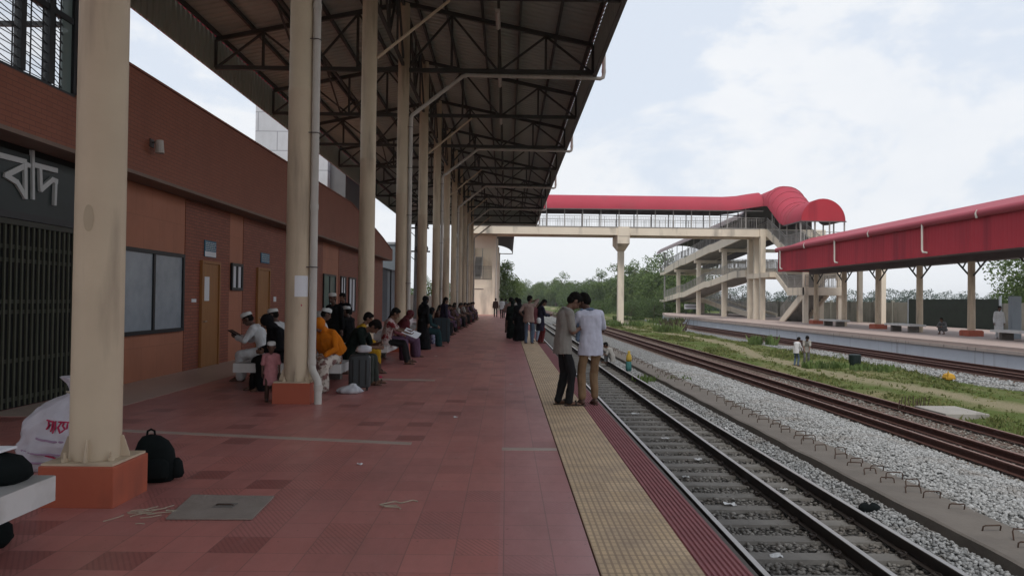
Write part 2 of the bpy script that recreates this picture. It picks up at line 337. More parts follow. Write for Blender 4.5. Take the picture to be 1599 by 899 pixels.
class MB:
    def __init__(s): s.v = []; s.f = []; s.mi = []; s.cur = 0
    def add(s, vs, fs):
        o = len(s.v); s.v += [tuple(map(float, v)) for v in vs]; s.f += [tuple(i + o for i in f) for f in fs]; s.mi += [s.cur] * len(fs); return s
    def box(s, x0, x1, y0, y1, z0, z1):
        return s.add([(x, y, z) for z in (z0, z1) for y in (y0, y1) for x in (x0, x1)],
                     [(0, 2, 3, 1), (4, 5, 7, 6), (0, 1, 5, 4), (2, 6, 7, 3), (0, 4, 6, 2), (1, 3, 7, 5)])
    def bar(s, a, b, w, h=None, up=(0, 0, 1)):
        a, b = Vector(a), Vector(b); d = (b - a).normalized(); h = h or w
        u = Vector(up)
        if abs(d.dot(u)) > .98: u = Vector((0, 1, 0))
        r = d.cross(u).normalized() * (w / 2); u = r.cross(d).normalized() * (h / 2)
        vs = [p + sx * r + sz * u for p in (a, b) for sx, sz in ((-1, -1), (1, -1), (1, 1), (-1, 1))]
        return s.add(vs, [(3, 2, 1, 0), (4, 5, 6, 7), (0, 1, 5, 4), (1, 2, 6, 5), (2, 3, 7, 6), (3, 0, 4, 7)])
    def tube(s, pts, r, n=10, cap=True):
        pts = [Vector(p) for p in pts]; rs = r if isinstance(r, (list, tuple)) else [r] * len(pts)
        rings = []; pu = None
        for i, p in enumerate(pts):
            d = (pts[min(i + 1, len(pts) - 1)] - pts[max(i - 1, 0)]).normalized()
            u = pu if pu is not None else (Vector((0, 0, 1)) if abs(d.z) < .9 else Vector((1, 0, 0)))
            u = (u - d * u.dot(d)).normalized(); pu = u; w = d.cross(u)
            rings.append([p + (u * math.cos(2 * math.pi * k / n) + w * math.sin(2 * math.pi * k / n)) * rs[i] for k in range(n)])
        vs = [v for r_ in rings for v in r_]; fs = []
        for i in range(len(pts) - 1):
            for k in range(n): fs.append((i * n + k, i * n + (k + 1) % n, (i + 1) * n + (k + 1) % n, (i + 1) * n + k))
        if cap: fs += [tuple(range(n - 1, -1, -1)), tuple(range((len(pts) - 1) * n, len(pts) * n))]
        return s.add(vs, fs)
    def cyl(s, x, y, z0, z1, r, n=16, r1=None): return s.tube([(x, y, z0), (x, y, z1)], [r, r if r1 is None else r1], n)
    def prism(s, poly, vec):
        n = len(poly); vec = Vector(vec); a = [Vector(p) for p in poly]; b = [p + vec for p in a]
        nrm = Vector((0, 0, 0))
        for i in range(n): nrm += a[i].cross(a[(i + 1) % n])
        if nrm.dot(vec) > 0: lo, hi = tuple(range(n - 1, -1, -1)), tuple(range(n, 2 * n)); side = [(i, (i + 1) % n, n + (i + 1) % n, n + i) for i in range(n)]
        else: lo, hi = tuple(range(n)), tuple(range(2 * n - 1, n - 1, -1)); side = [((i + 1) % n, i, n + i, n + (i + 1) % n) for i in range(n)]
        return s.add(a + b, [lo, hi] + side)
    def ell(s, c, r, rot=None, n=12, m=8):
        c = Vector(c); vs = []; fs = []
        for j in range(1, m):
            th = math.pi * j / m
            for k in range(n):
                ph = 2 * math.pi * k / n
                p = Vector((r[0] * math.sin(th) * math.cos(ph), r[1] * math.sin(th) * math.sin(ph), r[2] * math.cos(th)))
                vs.append(c + (rot @ p if rot else p))
        top = len(vs); p = Vector((0, 0, r[2])); vs.append(c + (rot @ p if rot else p)); vs.append(c - (rot @ p if rot else p))
        for j in range(m - 2):
            for k in range(n): fs.append((j * n + k, (j + 1) * n + k, (j + 1) * n + (k + 1) % n, j * n + (k + 1) % n))
        for k in range(n):
            fs.append((top, k, (k + 1) % n)); q = (m - 2) * n; fs.append((top + 1, q + (k + 1) % n, q + k))
        return s.add(vs, fs)
    def cap(s, a, b, ra, rb=None, n=10):
        rb = ra if rb is None else rb; a, b = Vector(a), Vector(b); d = b - a
        d = d.normalized() if d.length > 1e-6 else Vector((0, 0, 1))
        pts = []; rs = []
        for t in (-.97, -.7, -.35): pts.append(a + d * ra * t); rs.append(ra * math.sqrt(1 - t * t))
        pts.append(a); rs.append(ra); pts.append(b); rs.append(rb)
        for t in (.35, .7, .97): pts.append(b + d * rb * t); rs.append(rb * math.sqrt(1 - t * t))
        return s.tube(pts, rs, n)
    def loft(s, rings, cap=True):
        n = len(rings[0]); vs = [v for r in rings for v in r]; fs = []
        for i in range(len(rings) - 1):
            for k in range(n): fs.append((i * n + k, i * n + (k + 1) % n, (i + 1) * n + (k + 1) % n, (i + 1) * n + k))
        if cap: fs += [tuple(range(n - 1, -1, -1)), tuple(range((len(rings) - 1) * n, len(rings) * n))]
        return s.add(vs, fs)
    def mesh(s, name, mats, off=None, smooth=False):
        me = bpy.data.meshes.new(name)
        v = s.v if off is None else [(a - off[0], b - off[1], c - off[2]) for a, b, c in s.v]
        me.from_pydata(v, [], s.f)
        for m in (mats if isinstance(mats, (list, tuple)) else [mats]): me.materials.append(m)
        if len(me.materials) > 1: me.polygons.foreach_set('material_index', s.mi)
        if smooth is True: me.polygons.foreach_set('use_smooth', [True] * len(me.polygons))
        elif smooth:
            me.polygons.foreach_set('use_smooth', [True] * len(me.polygons))
            me.set_sharp_from_angle(angle=R_(smooth))
        me.update(); return me
    def build(s, name, mats, parent=None, label=None, local=False, smooth=False, bevel=0):
        off = None if (parent is None or local) else wloc(parent)
        o = link(name, s.mesh(name, mats, off, smooth), parent, label)
        if bevel:
            b = o.modifiers.new('bevel', 'BEVEL'); b.width = bevel; b.segments = 2; b.limit_method = 'ANGLE'
        return o

def struct(name, mb, m, **k):
    o = mb.build(name, m, **k); o['kind'] = 'structure'; return o

# ------------------------------------------------------------------ ground
def ground_z(x, y):
    pts = [(-900, -1.25), (1.3, -1.25), (1.45, -1.10), (4.4, -1.09), (4.85, -1.04), (5.0, -1.15), (5.45, -1.1), (5.6, -.97), (6.4, -.93), (7.2, -1.02), (7.6, -1.09), (10.0, -1.09), (10.6, -1.0), (12, -.97), (15.5, -.97), (16.3, -1.05), (17.3, -1.09), (20.4, -1.10), (26, -1.0), (60, -.6), (900, -.6)]
    for (a, za), (b, zb) in zip(pts, pts[1:]):
        if x <= b:
            z = za + (zb - za) * (x - a) / (b - a); break
    if 10.3 < x < 16.5: z += .10 * noise.noise((x * .5, y * .3, 0)) + .04 * noise.noise((x * 2, y * 2, 5))
    if x > 9: 
        k = min(1, max(0, (y - 68) / 15)) * min(1, (x - 9) / 3) * min(1, max(0, (20.3 - x) / 2)); z += .42 * k
    return z
xs = [-900, -300, -80, -20, 1.3, 1.45] + list(np.arange(2, 4.4, .4)) + [4.4, 4.85, 5.0, 5.2, 5.45, 5.6] + list(np.arange(5.8, 21, .25)) + [22, 26, 40, 60, 120, 400, 900]
ys = [-300, -60, -15] + list(np.arange(-4, 60, .4)) + list(np.arange(60, 130, 2)) + [140, 160, 200, 300, 600, 1500, 3000]
mb = MB(); nx = len(xs)
for y in ys:
    for x in xs: mb.v.append((float(x), float(y), ground_z(x, y)))
for j in range(len(ys) - 1):
    for i in range(nx - 1): mb.f.append((j * nx + i, j * nx + i + 1, (j + 1) * nx + i + 1, (j + 1) * nx + i)); mb.mi.append(0)
struct('ground', mb, m_ground(), smooth=True)

PE = 1.43      # platform edge
# near platform: floor slab, tactile strip, ribbed edge strip, wall of the platform
mb = MB().box(-9.5, .545, -14, 112, -.30, 0.0); struct('platform_floor', mb, M['tiles'])
mb = MB().box(.555, 1.145, -14, 112, -.25, .006); struct('tactile_paving', mb, M['tactile'])
mb = MB(); prof = [(1.15, -.2), (1.15, .0)]
n_r = 8; wid = (PE - 1.155) / n_r
for i in range(n_r):
    x = 1.155 + i * wid; prof += [(x, -.004), (x + wid * .22, .005), (x + wid * .62, .005), (x + wid * .80, -.004)]
prof += [(PE, -.004), (PE, -.2)]
mb.prism([(x, -14, z) for x, z in prof], (0, 126, 0)); struct('ribbed_platform_edge', mb, M['ribred'])
mb = MB().box(-9.4, PE - .03, -13.9, 111.9, -1.4, -.26); mb.box(PE + .002, PE + .035, -14, 112, -.12, -.012); struct('platform_wall', mb, M['conc_dark'])
mb = MB().box(-6.65, -5.35, 9.4, 42, -.1, .004); struct('beige_floor_margin', mb, M['beige'])
mb = MB()
mb.prism([(-5.3, 8.72, .0), (-1.0, 7.98, .0), (-1.0, 7.85, .0), (-5.3, 8.59, .0)], (0, 0, .004)); mb.box(-.03, .54, 7.62, 7.75, -.05, .004)
mb.prism([(-2.7, 14.3, .0), (-1.35, 14.2, .0), (-1.35, 13.95, .0), (-2.7, 14.05, .0)], (0, 0, .004))
struct('beige_floor_band', mb, M['beige'])
mb = MB().box(-900, -9.45, -200, 300, -.6, -.05); struct('station_yard', mb, M['conc_dark'])

# far platform
mb = MB(); P2Z = -.15; P2X = 20.75
mb.prism([(P2X, 8, -.30), (P2X, 96, -.30), (24.2, 114, -.30), (34, 114, -.30), (34, 8, -.30)], (0, 0, .15)); struct('far_platform_floor', mb, M['p2top'])
mb = MB().prism([(P2X - .06, 8, -.44), (P2X - .06, 96, -.44), (24.15, 114.1, -.44), (25, 114.1, -.44), (25, 8, -.44)], (0, 0, .138)); struct('far_platform_lip', mb, M['p2lip'])
mb = MB().prism([(P2X + .03, 8, -1.4), (P2X + .03, 96, -1.4), (24.2, 113.9, -1.4), (33.9, 113.9, -1.4), (33.9, 8, -1.4)], (0, 0, .958)); struct('far_platform_wall', mb, M['p2wall'])

# ------------------------------------------------------------------ tracks
def rail_mesh(x, y0, y1, zt=-.9):
    mb = MB(); b = zt - .15
    prof = [(-.065, b), (-.065, b + .012), (-.012, b + .03), (-.012, zt - .045), (-.036, zt - .032), (-.036, zt - .006), (-.030, zt - .0005), (.030, zt - .0005), (.036, zt - .006), (.036, zt - .032), (.012, zt - .045), (.012, b + .03), (.065, b + .012), (.065, b)]
    mb.prism([(x + px, y0, pz) for px, pz in prof], (0, y1 - y0, 0)); mb.cur = 1
    mb.prism([(x - .028, y0, zt - .004), (x - .028, y0, zt), (x + .028, y0, zt), (x + .028, y0, zt - .004)], (0, y1 - y0, 0))
    return mb
def sleeper_mesh(rails, x0, x1):
    mb = MB(); z = -1.05
    mb.loft([[(x0, -.14, -1.16), (x0, .14, -1.16), (x0, .10, z - .03), (x0, -.10, z - .03)], [(x0 + .35, -.14, -1.16), (x0 + .35, .14, -1.16), (x0 + .35, .105, z), (x0 + .35, -.105, z)],
             [(x1 - .35, -.14, -1.16), (x1 - .35, .14, -1.16), (x1 - .35, .105, z), (x1 - .35, -.105, z)], [(x1, -.14, -1.16), (x1, .14, -1.16), (x1, .10, z - .03), (x1, -.10, z - .03)]])
    mb.cur = 1
    for x in rails:
        mb.box(x - .10, x + .10, -.08, .08, z - .001, z + .006)
        for sgn in (-1, 1):
            xc = x + sgn * .105
            mb.tube([(xc - .03, -.055, z + .02), (xc + .03, -.055, z + .05), (xc + .045, 0, z + .055), (xc + .03, .055, z + .05), (xc - .03, .055, z + .02)], .011, 6)
            mb.box(xc - .02, xc + .02, -.03, .03, z + .0061, z + .05)
    return mb
def track(label, rails, near, rusty, y0, y1, n0):
    t = thing('railway_track', label, 'railway track', (rails[1], 0, -1.1))
    names = ('rail_rust', 'rail_rust_top') if rusty else ('rail_side', 'rail_top')
    for x in rails: rail_mesh(x, y0, y1).build('rail', [M[n] for n in names], t)
    x0, x1 = min(rails) - .45, max(rails) + .45
    if rusty: return t
    me = sleeper_mesh(rails, x0, x1).mesh('sleeper', [M['sleeper'], M['rail_side']], off=(rails[1], 0, -1.1))
    y = near; k = 0
    while k < n0:
        o = link('sleeper', me, t); o.location = (random.uniform(-.015, .015), y, random.uniform(-.012, .004)); o.rotation_euler = (0, 0, random.uniform(-.012, .012)); y += .6; k += 1
    mb = MB()
    while y < y1 - 1:
        mb.box(x0, x1, y - .12, y + .12, -1.15, -1.055); y += .6
    if mb.v: tag(mb.build('distant_sleepers', M['sleeper'], t), kind='stuff')
    return t
track('dual gauge track with shiny worn rails right beside the near platform edge', (2.38, 3.54, 4.21), 3.4, False, -14, 240, 100)
track('brown rusty dual gauge track running beside the grey gravel bank', (7.87, 8.52, 9.74), 5.2, True, -14, 240, 90)
track('brown rusty track at the foot of the far pale blue platform wall', (17.9, 18.6, 19.75), 14, True, -14, 240, 80)

# concrete drain with reinforcement loops
dr = thing('concrete_drain', 'long concrete drain edge with rusty reinforcement loops standing along it', 'drain', (5.2, 0, -1.1))
mb = MB(); mb.loft([[(4.90 + .02 * noise.noise((0, y * .7, 0)), y, -1.3), (4.90 + .02 * noise.noise((0, y * .7, 0)), y, -.915 + .02 * noise.noise((3, y, 0))), (4.94, y, -.90 + .02 * noise.noise((3, y, 0))), (5.62, y, -.90 + .015 * noise.noise((9, y, 0))), (5.62, y, -1.3)][::-1] for y in np.arange(-10, 78, .35)])
mb.build('drain_wall', M['drain'], dr)
y = 6.3; k = 0
while k < 96:
    x = 5.33 + (.13 if k % 2 else -.02) + random.uniform(-.03, .03); w = random.uniform(.17, .23); h = random.uniform(.06, .115); tl = random.uniform(-.04, .06); a = random.uniform(-.25, .25)
    ax, ay = math.cos(a) * w / 2, math.sin(a) * w / 2
    if random.random() > .14: MB().tube([(x - ax, y - ay, -.93), (x - ax * .98, y - ay + tl * .7, -.9 + h * .8), (x - ax * .8, y - ay * .8 + tl, -.9 + h), (x + ax * .8, y + ay * .8 + tl, -.9 + h), (x + ax * .98, y + ay + tl * .7, -.9 + h * .8), (x + ax, y + ay, -.93)], .0085, 6).build('reinforcement_loop', M['rustiron'], dr)
    y += random.uniform(.20, .36) if k < 40 else random.uniform(.3, .5); k += 1

# ballast stones near the camera (one stuff object per bed)
def stones(name, m, regions, label):
    t = (1 + 5 ** .5) / 2
    bv = np.array([(-1, t, 0), (1, t, 0), (-1, -t, 0), (1, -t, 0), (0, -1, t), (0, 1, t), (0, -1, -t), (0, 1, -t), (t, 0, -1), (t, 0, 1), (-t, 0, -1), (-t, 0, 1)], float) / math.sqrt(1 + t * t)
    bf = np.array([(0, 11, 5), (0, 5, 1), (0, 1, 7), (0, 7, 10), (0, 10, 11), (1, 5, 9), (5, 11, 4), (11, 10, 2), (10, 7, 6), (7, 1, 8), (3, 9, 4), (3, 4, 2), (3, 2, 6), (3, 6, 8), (3, 8, 9), (4, 9, 5), (2, 4, 11), (6, 2, 10), (8, 6, 7), (9, 8, 1)])
    V = []; F = []; off = 0
    for (x0, x1, y0, y1, n, s0, s1, lift) in regions:
        for _ in range(n):
            u = random.random(); y = y0 + (y1 - y0) * (u ** 1.25); x = random.uniform(x0, x1)
            s = random.uniform(s0, s1) * .5
            sc = np.array([random.uniform(.7, 1.25), random.uniform(.6, 1.1), random.uniform(.5, .85)]) * s
            v = bv * (1 + RNG.uniform(-.22, .22, (12, 1))) * sc
            v = v @ np.array(Euler((random.uniform(-.6, .6), random.uniform(-.6, .6), random.uniform(0, 6.3))).to_matrix())
            V.append(v + (x, y, ground_z(x, y) + lift + random.uniform(-.012, .02))); F.append(bf + off); off += 12
    V = np.concatenate(V); F = np.concatenate(F)
    me = bpy.data.meshes.new(name); me.vertices.add(len(V)); me.vertices.foreach_set('co', V.ravel())
    me.loops.add(F.size); me.loops.foreach_set('vertex_index', F.ravel().astype(np.int32)); me.polygons.add(len(F))
    me.polygons.foreach_set('loop_start', np.arange(0, F.size, 3, dtype=np.int32))
    me.update(calc_edges=True); me.materials.append(m)
    o = link(name, me); tag(o, label, 'gravel', kind='stuff'); return o
stones('ballast', M['ballast'], [(5.50, 7.72, 6.0, 30, 34000, .038, .070, .012), (4.36, 4.90, 5.5, 34, 9000, .036, .066, .015), (5.45, 5.7, 6, 30, 1500, .03, .07, .05), (15.2, 17.7, 20, 45, 5000, .06, .10, .01)], 'grey crushed stone ballast heaped between the tracks')
stones('dirty_ballast', M['ballastd'], [(1.45, 4.40, 4.3, 24, 15000, .035, .075, .002), (7.6, 10.1, 9, 26, 5000, .04, .075, .0)], 'dirty dark stones between the sleepers')

# grass on the verge
def grass():
    V = []; F = []; off = 0
    for _ in range(14000):
        y = 11 + 62 * random.random() ** 1.5; x = random.uniform(10.25, 15.3)
        pc = 12.6 + .9 * math.sin(.16 * y)
        if abs(x - pc) < .5 and random.random() < .9: continue
        d = noise.noise((x * .55, y * .25, 0))
        if d < -.12 and random.random() < .85: continue
        h = random.uniform(.03, .08) * (1.0 + max(0, d) * 1.8)
        if random.random() < .03: h *= 2
        w = random.uniform(.012, .03) * (1 + y / 40); z = ground_z(x, y) - .01; a = random.uniform(0, 6.28); lx, ly = random.gauss(0, .4) * h, random.gauss(0, .4) * h
        ca, sa = math.cos(a) * w, math.sin(a) * w
        for q in range(3):
            ox, oy = random.gauss(0, .04), random.gauss(0, .04)
            V += [(x + ox - ca, y + oy - sa, z), (x + ox + ca, y + oy + sa, z), (x + ox + lx, y + oy + ly, z + h * random.uniform(.7, 1.2))]
            F.append((off, off + 1, off + 2)); off += 3
    me = bpy.data.meshes.new('grass'); me.from_pydata(V, [], F); me.materials.append(M['grassblade'])
    tag(link('grass', me), 'short patchy green grass on the verge between the rusty tracks', 'grass', kind='stuff')
grass()
#PART2
# ------------------------------------------------------------------ near canopy
CX = -3.12; EAV = (-8.72, 2.5); ZA, ZE = 10.50, 9.32
COLY = [5.66 + 5.35 * k for k in range(-2, 12)]
can = thing('platform_canopy', 'long high dark roofed platform canopy on a row of round cream columns', 'canopy', (CX, 30, 0))
Y0, Y1 = -9.6, 66.0
def corr(y, p=.30, d=.035):
    t = (y / p) % 1.0
    return d if t < .25 else (d * (1 - (t - .25) / .1) if t < .35 else (0 if t < .9 else d * (t - .9) / .1))
ysamp = []
y = Y0
while y < Y1:
    ysamp += [y, y + .075, y + .105, y + .27]; y += .30
def sheet(x0, z0, x1, z1, name, parent, mats, ys, t=.03, up=True, amp=1.0):
    mb = MB()
    for i, y in enumerate(ys):
        c = corr(y) * amp
        if up: q = [(x0, y, z0 + c), (x1, y, z1 + c), (x1, y, z1 + c + t), (x0, y, z0 + c + t)]
        else: q = [(x0 + c, y, z0), (x1 + c, y, z1), (x1 + c + t, y, z1), (x0 + c + t, y, z0)]
        mb.v += q
        if i:
            a = (i - 1) * 4; b = i * 4
            for k in range(4): mb.f.append((a + k, a + (k + 1) % 4, b + (k + 1) % 4, b + k)); mb.mi.append(0 if k == 0 else 1)
    mb.f += [(0, 3, 2, 1)]; n = (len(ys) - 1) * 4; mb.f.append((n, n + 1, n + 2, n + 3)); mb.mi += [0, 0]
    return mb.build(name, mats, parent)
sheet(EAV[1] + .03, ZE, CX, ZA, 'roof_sheet', can, [M['roofin'], M['redtop']], ysamp)
sheet(CX - .002, ZA, EAV[0] - .03, ZE, 'roof_sheet', can, [M['roofin'], M['redtop']], ysamp)
sheet(EAV[1] + .01, 8.2, EAV[1] + .01, ZE - .06, 'fascia_sheet', can, [M['roofin'], M['red']], ysamp, up=False)
sheet(EAV[0] - .06, 8.2, EAV[0] - .06, ZE - .06, 'fascia_sheet', can, [M['roofin'], M['roofin']], ysamp, up=False)
MB().box(EAV[0] - .10, EAV[0] - .07, Y0, Y1, 8.22, ZE - .07).build('fascia_backing', M['red'], can)
MB().box(EAV[1] + .10, EAV[1] + .30, Y0, Y1, ZE - .08, ZE + .12).build('gutter', M['red'], can)
MB().box(EAV[0] - .30, EAV[0] - .10, Y0, Y1, ZE - .08, ZE + .12).build('gutter', M['red'], can)
mb = MB().prism([(EAV[0], Y1 + .002, 8.2), (EAV[1], Y1 + .002, 8.2), (EAV[1], Y1 + .002, ZE), (CX, Y1 + .002, ZA), (EAV[0], Y1 + .002, ZE)], (0, .04, 0)); mb.build('gable_end', M['roofin'], can)
# light trim under the lip of the near sheet
MB().box(EAV[1] - .03, EAV[1] + .08, Y0, Y1, 8.16, 8.198).build('lip_trim', M['darksteel'], can)
def roofz(x): return ZE + (ZA - ZE) * (1 - abs(x - CX) / 5.62)
def truss(y):
    mb = MB(); bw = .09
    zb = 8.30; L, Rr = EAV[0] + .05, EAV[1] - .03
    mb.bar((L, y, zb), (Rr, y, zb), .10, .12)
    mb.bar((L, y, roofz(L) - .20), (CX, y, roofz(CX) - .22), .10, .12); mb.bar((CX, y, roofz(CX) - .22), (Rr, y, roofz(Rr) - .20), .10, .12)
    n = 8; xs_ = [L + (Rr - L) * i / n for i in range(n + 1)]
    for i, x in enumerate(xs_):
        mb.bar((x, y, zb), (x, y, roofz(x) - .22), .07, .07)
    for i in range(n):
        a, b = (xs_[i], xs_[i + 1]) if (i % 2 == 0) else (xs_[i + 1], xs_[i])
        mb.bar((a, y + .03, zb), (b, y + .03, roofz(b) - .25), .06, .06)
    return mb
for y in COLY: truss(y).build('roof_truss', M['steel'], can)
for x in [EAV[0] + .1, -7.6, -6.5, -5.4, -4.3, CX - .35, CX + .35, -1.9, -.8, .3, 1.4, EAV[1] - .1]:
    MB().box(x - .035, x + .035, Y0, Y1, roofz(x) - .135, roofz(x) - .005).build('purlin', M['steel'], can)
for x in (-6.2, CX, -.31):   # trusses running along the platform
    mb = MB(); zb = 8.42; zt = roofz(x) - .30
    mb.bar((x, Y0, zt), (x, Y1, zt), .08, .09)
    if x == CX: mb.bar((x, Y0, zb), (x, Y1, zb), .08, .09)
    for y in COLY[:-1]:
        m_ = y + 5.35 / 2; q = 5.35 / 4
        if x == CX:
            for a, b in ((y, y + q), (m_, y + q), (m_, m_ + q), (y + 5.35, m_ + q)): mb.bar((x, a, zb), (x, b, zt), .06, .06)
            for b in (y + q, m_, m_ + q): mb.bar((x, b, zb), (x, b, zt), .05, .05)
        else:
            mb.bar((x, y, 8.36), (x, m_, zt), .05, .05); mb.bar((x, y + 5.35, 8.36), (x, m_, zt), .05, .05)
    mb.build('longitudinal_truss', M['steel'], can)
for y in COLY[:-1]:
    if y < -2: continue
    yy = y + 2.67
    mb = MB().box(-.37, -.25, yy - .62, yy + .62, 8.80, 8.86); mb.cur = 1; mb.tube([(-.31, yy - .58, 8.775), (-.31, yy + .58, 8.775)], .022, 8)
    mb.build('tube_light', [M['pvc'], M['lamp']], can)
def column(x, y, pipe, k):
    c = MB()
    prof = [(.30, .178), (4.6, .172), (4.61, .176), (4.66, .176), (4.67, .170), (roofz(x) - .24, .165)]
    c.tube([(x, y, z) for z, r in prof], [r for z, r in prof], 28)
    o = c.build('column', M['cream'], can, smooth=40, label='column standing at the far end of the row' if k == len(COLY) - 1 else None)
    b = MB().box(x - .275, x + .275, y - .26, y + .26, -.05, .30).build('base_block', M['orange'], o, bevel=.008)
    MB().box(x - .26, x + .26, y - .245, y + .245, .301, .318).build('base_plate', M['cream'], o)
    for q in range(8):
        a = q * math.pi / 4 + .2; ca, sa = math.cos(a), math.sin(a)
        if q % 2 == 0:
            g = MB(); t = Vector((-sa, ca, 0)) * .006; p = lambda r, z: Vector((x + ca * r, y + sa * r, z))
            g.prism([p(.165, .32) - t, p(.245, .32) - t, p(.235, .36) - t, p(.195, .48) - t, p(.165, .48) - t], t * 2); g.build('gusset', M['cream'], o)
        else:
            g = MB(); bx, by = x + ca * .225, y + sa * .225
            g.cyl(bx, by, .315, .385, .011, 8); g.cyl(bx, by, .319, .345, .024, 6); g.build('anchor_bolt', M['cream'], o)
    if pipe:
        px, py = x + .235, y - .02; r = .057
        p = MB()
        p.tube([(px + .15, py - .20, -.02), (px + .15, py - .20, .26), (px + .135, py - .18, .33), (px + .02, py - .03, .47), (px, py, .54), (px, py, .62), (px, py, 6.88), (px + .04, py, 6.97), (-1.38, py, 8.13), (-1.28, py, 8.17), (EAV[1] - .1, py, 8.14), (2.70, py, 8.12), (2.78, py, 8.16), (2.80, py, 8.26), (2.80, py, ZE - .07)], r, 12)
        for z in (.24, .60, 2.9, 5.9): p.cyl(px + (.15 if z < .3 else 0), py + (-.20 if z < .3 else 0), z - .04, z + .04, r + .009, 12)
        p.tube([(EAV[1] - 1.8, py, 8.145), (EAV[1] - 1.7, py, 8.145)], r + .009, 12); p.tube([(2.80, py, 8.3), (2.80, py, 8.4)], r + .009, 12)
        dp = p.build('downpipe', M['pvc'], can, smooth=40)
        for z in (2.0, 4.0, 5.4, 6.6):
            g = MB(); g.tube([(x + .15, py - .07, z), (px + .03, py - .068, z), (px + .068, py, z), (px + .03, py + .068, z), (x + .15, py + .07, z)], .008, 6); g.build('pipe_clip', M['darksteel'], dp)
        mb = MB().box(2.70, 2.90, py - .1, py + .1, ZE - .16, ZE - .081); mb.build('rainwater_head', M['red'], dp)
    else:
        mb = MB().tube([(x + .17, y, 6.9), (-1.35, y, 8.22)], .035, 8); mb.build('knee_brace', M['cream'], can)
    return o
cols = []
for k, y in enumerate(COLY):
    if y > -6: cols.append(column(CX, y, (k % 2 == 1), k))
# repair patch on the nearest column
def curved_patch(x, y, r, a0, a1, z0, z1, thick=.002, n=8, wob=0):
    mb = MB(); rings = []
    for i in range(n + 1):
        a = a0 + (a1 - a0) * i / n
        e = math.sqrt(max(0.02, 1 - ((i / n) * 2 - 1) ** 2)) if wob else 1
        zc = (z0 + z1) / 2; hz = (z1 - z0) / 2 * e
        rings.append([(x + math.cos(a) * (r + q), y + math.sin(a) * (r + q), zc + s * hz) for q, s in ((0, -1), (thick, -1), (thick, 1), (0, 1))])
    return mb.loft(rings)
M['patch'] = mat('new_plaster', (.46, .37, .26), .8)
curved_patch(CX, 5.66, .1765, R_(-100), R_(-75), 2.02, 2.22, .002, 10, 1).build('plaster_patch', M['patch'], cols[0] if COLY[0] > -6 else cols[2])
pn = curved_patch(CX, 11.01, .1762, R_(-88), R_(-18), 1.56, 1.87).build('paper_notice', M['paper']); tag(pn, 'blank white paper notice stuck on the column with the pipe', 'notice')
mb = curved_patch(CX, 11.01, .1764, R_(-58), R_(-52), 1.42, 1.45, .003, 6, 1).build('red_mark', M['sackink']); mb.parent = None; tag(mb, 'small round red sticker below the white notice on a column', 'sticker')

# ------------------------------------------------------------------ station building
WX, FX = -6.65, -6.2
bld = thing('station_building', 'brown red brick and tile clad station building beside the platform', 'building', (-9, 20, 0))
MB().box(-13, WX - .04, 11.75, 39.5, -.1, 3.61).build('wall', M['tilepanel'], bld)
MB().box(-13, FX - .25, 11.9, 28.0, 3.611, 4.7).build('parapet_wall', M['fascia'], bld)
segs = [(11.75, 15.22, 't'), (15.22, 17.66, 'b'), (17.66, 18.56, 't'), (18.56, 22.9, 'b'), (22.9, 24.1, 't'), (24.1, 26.58, 'b'), (26.58, 29.1, 't'), (29.1, 33.2, 'b'), (33.2, 35.2, 't'), (35.2, 39.4, 'b')]
for a, b, t in segs:
    MB().box(WX - .045, WX + (.012 if t == 'b' else 0), a + .002, b - .002, 0.0, 3.55).build('brick_panel' if t == 'b' else 'tile_panel', M['brick'] if t == 'b' else M['tilepanel'], bld)
poly = [(6.0, 3.62), (39.7, 3.62), (39.7, 4.12), (38.3, 4.30), (36.6, 4.55), (34.6, 4.78), (32.6, 4.95), (30.8, 5.12), (29.2, 5.30), (10.68, 5.30), (10.68, 4.36), (6.0, 4.36)]
MB().prism([(FX - .28, a, b) for a, b in poly], (.28, 0, 0)).build('fascia', M['fascia'], bld)
MB().box(-12.8, FX - .001, 39.71, 39.9, 3.62, 4.13).build('fascia_return', M['fascia'], bld)
MB().box(WX, FX + .012, 6.0, 39.75, 3.565, 3.622).build('soffit', M['fascia_edge'], bld)
top = [(a, b) for a, b in poly[2:10]]
for (a, b), (c, d) in zip(top, top[1:]): pass
mb = MB()
for (a, b), (c, d) in zip(top, top[1:]): mb.bar((FX - .14, a, b + .02), (FX - .14, c, d + .02), .34, .04)
mb.build('coping', M['fascia'], bld)
def window(y0, y1, z0, z1, nm=1, fr=.055, pane='pane', depth=.05):
    x = WX + .014; mb = MB()
    mb.box(x, x + depth, y0, y1, z0, z0 + fr); mb.box(x, x + depth, y0, y1, z1 - fr, z1); mb.box(x, x + depth, y0, y0 + fr, z0 + fr, z1 - fr); mb.box(x, x + depth, y1 - fr, y1, z0 + fr, z1 - fr)
    o = mb.build('window', M['frame'], bld)
    w = (y1 - y0 - 2 * fr) / (nm + 1)
    for k in range(nm): yy = y0 + fr + w * (k + 1); MB().box(x, x + depth - .004, yy - fr * .5, yy + fr * .5, z0 + fr, z1 - fr).build('mullion', M['frame'], o)
    for k in range(nm + 1):
        a = y0 + fr + w * k + (fr * .5 if k else 0); b = y0 + fr + w * (k + 1) - (fr * .5 if k < nm else 0)
        MB().box(x, x + .014, a + .001, b - .001, z0 + fr + .001, z1 - fr - .001).build('pane', M[pane], o)
    return o
window(12.55, 15.12, .84, 2.40, 1, .07)
window(17.72, 18.46, 1.70, 2.36, 1, .07, 'whiteboard')
window(26.62, 28.5, .95, 2.42, 1, .07, 'panegreen'); window(29.4, 30.3, .95, 2.42, 1, .06, 'whiteboard'); window(30.9, 32.2, .95, 2.42, 1, .06, 'whiteboard')
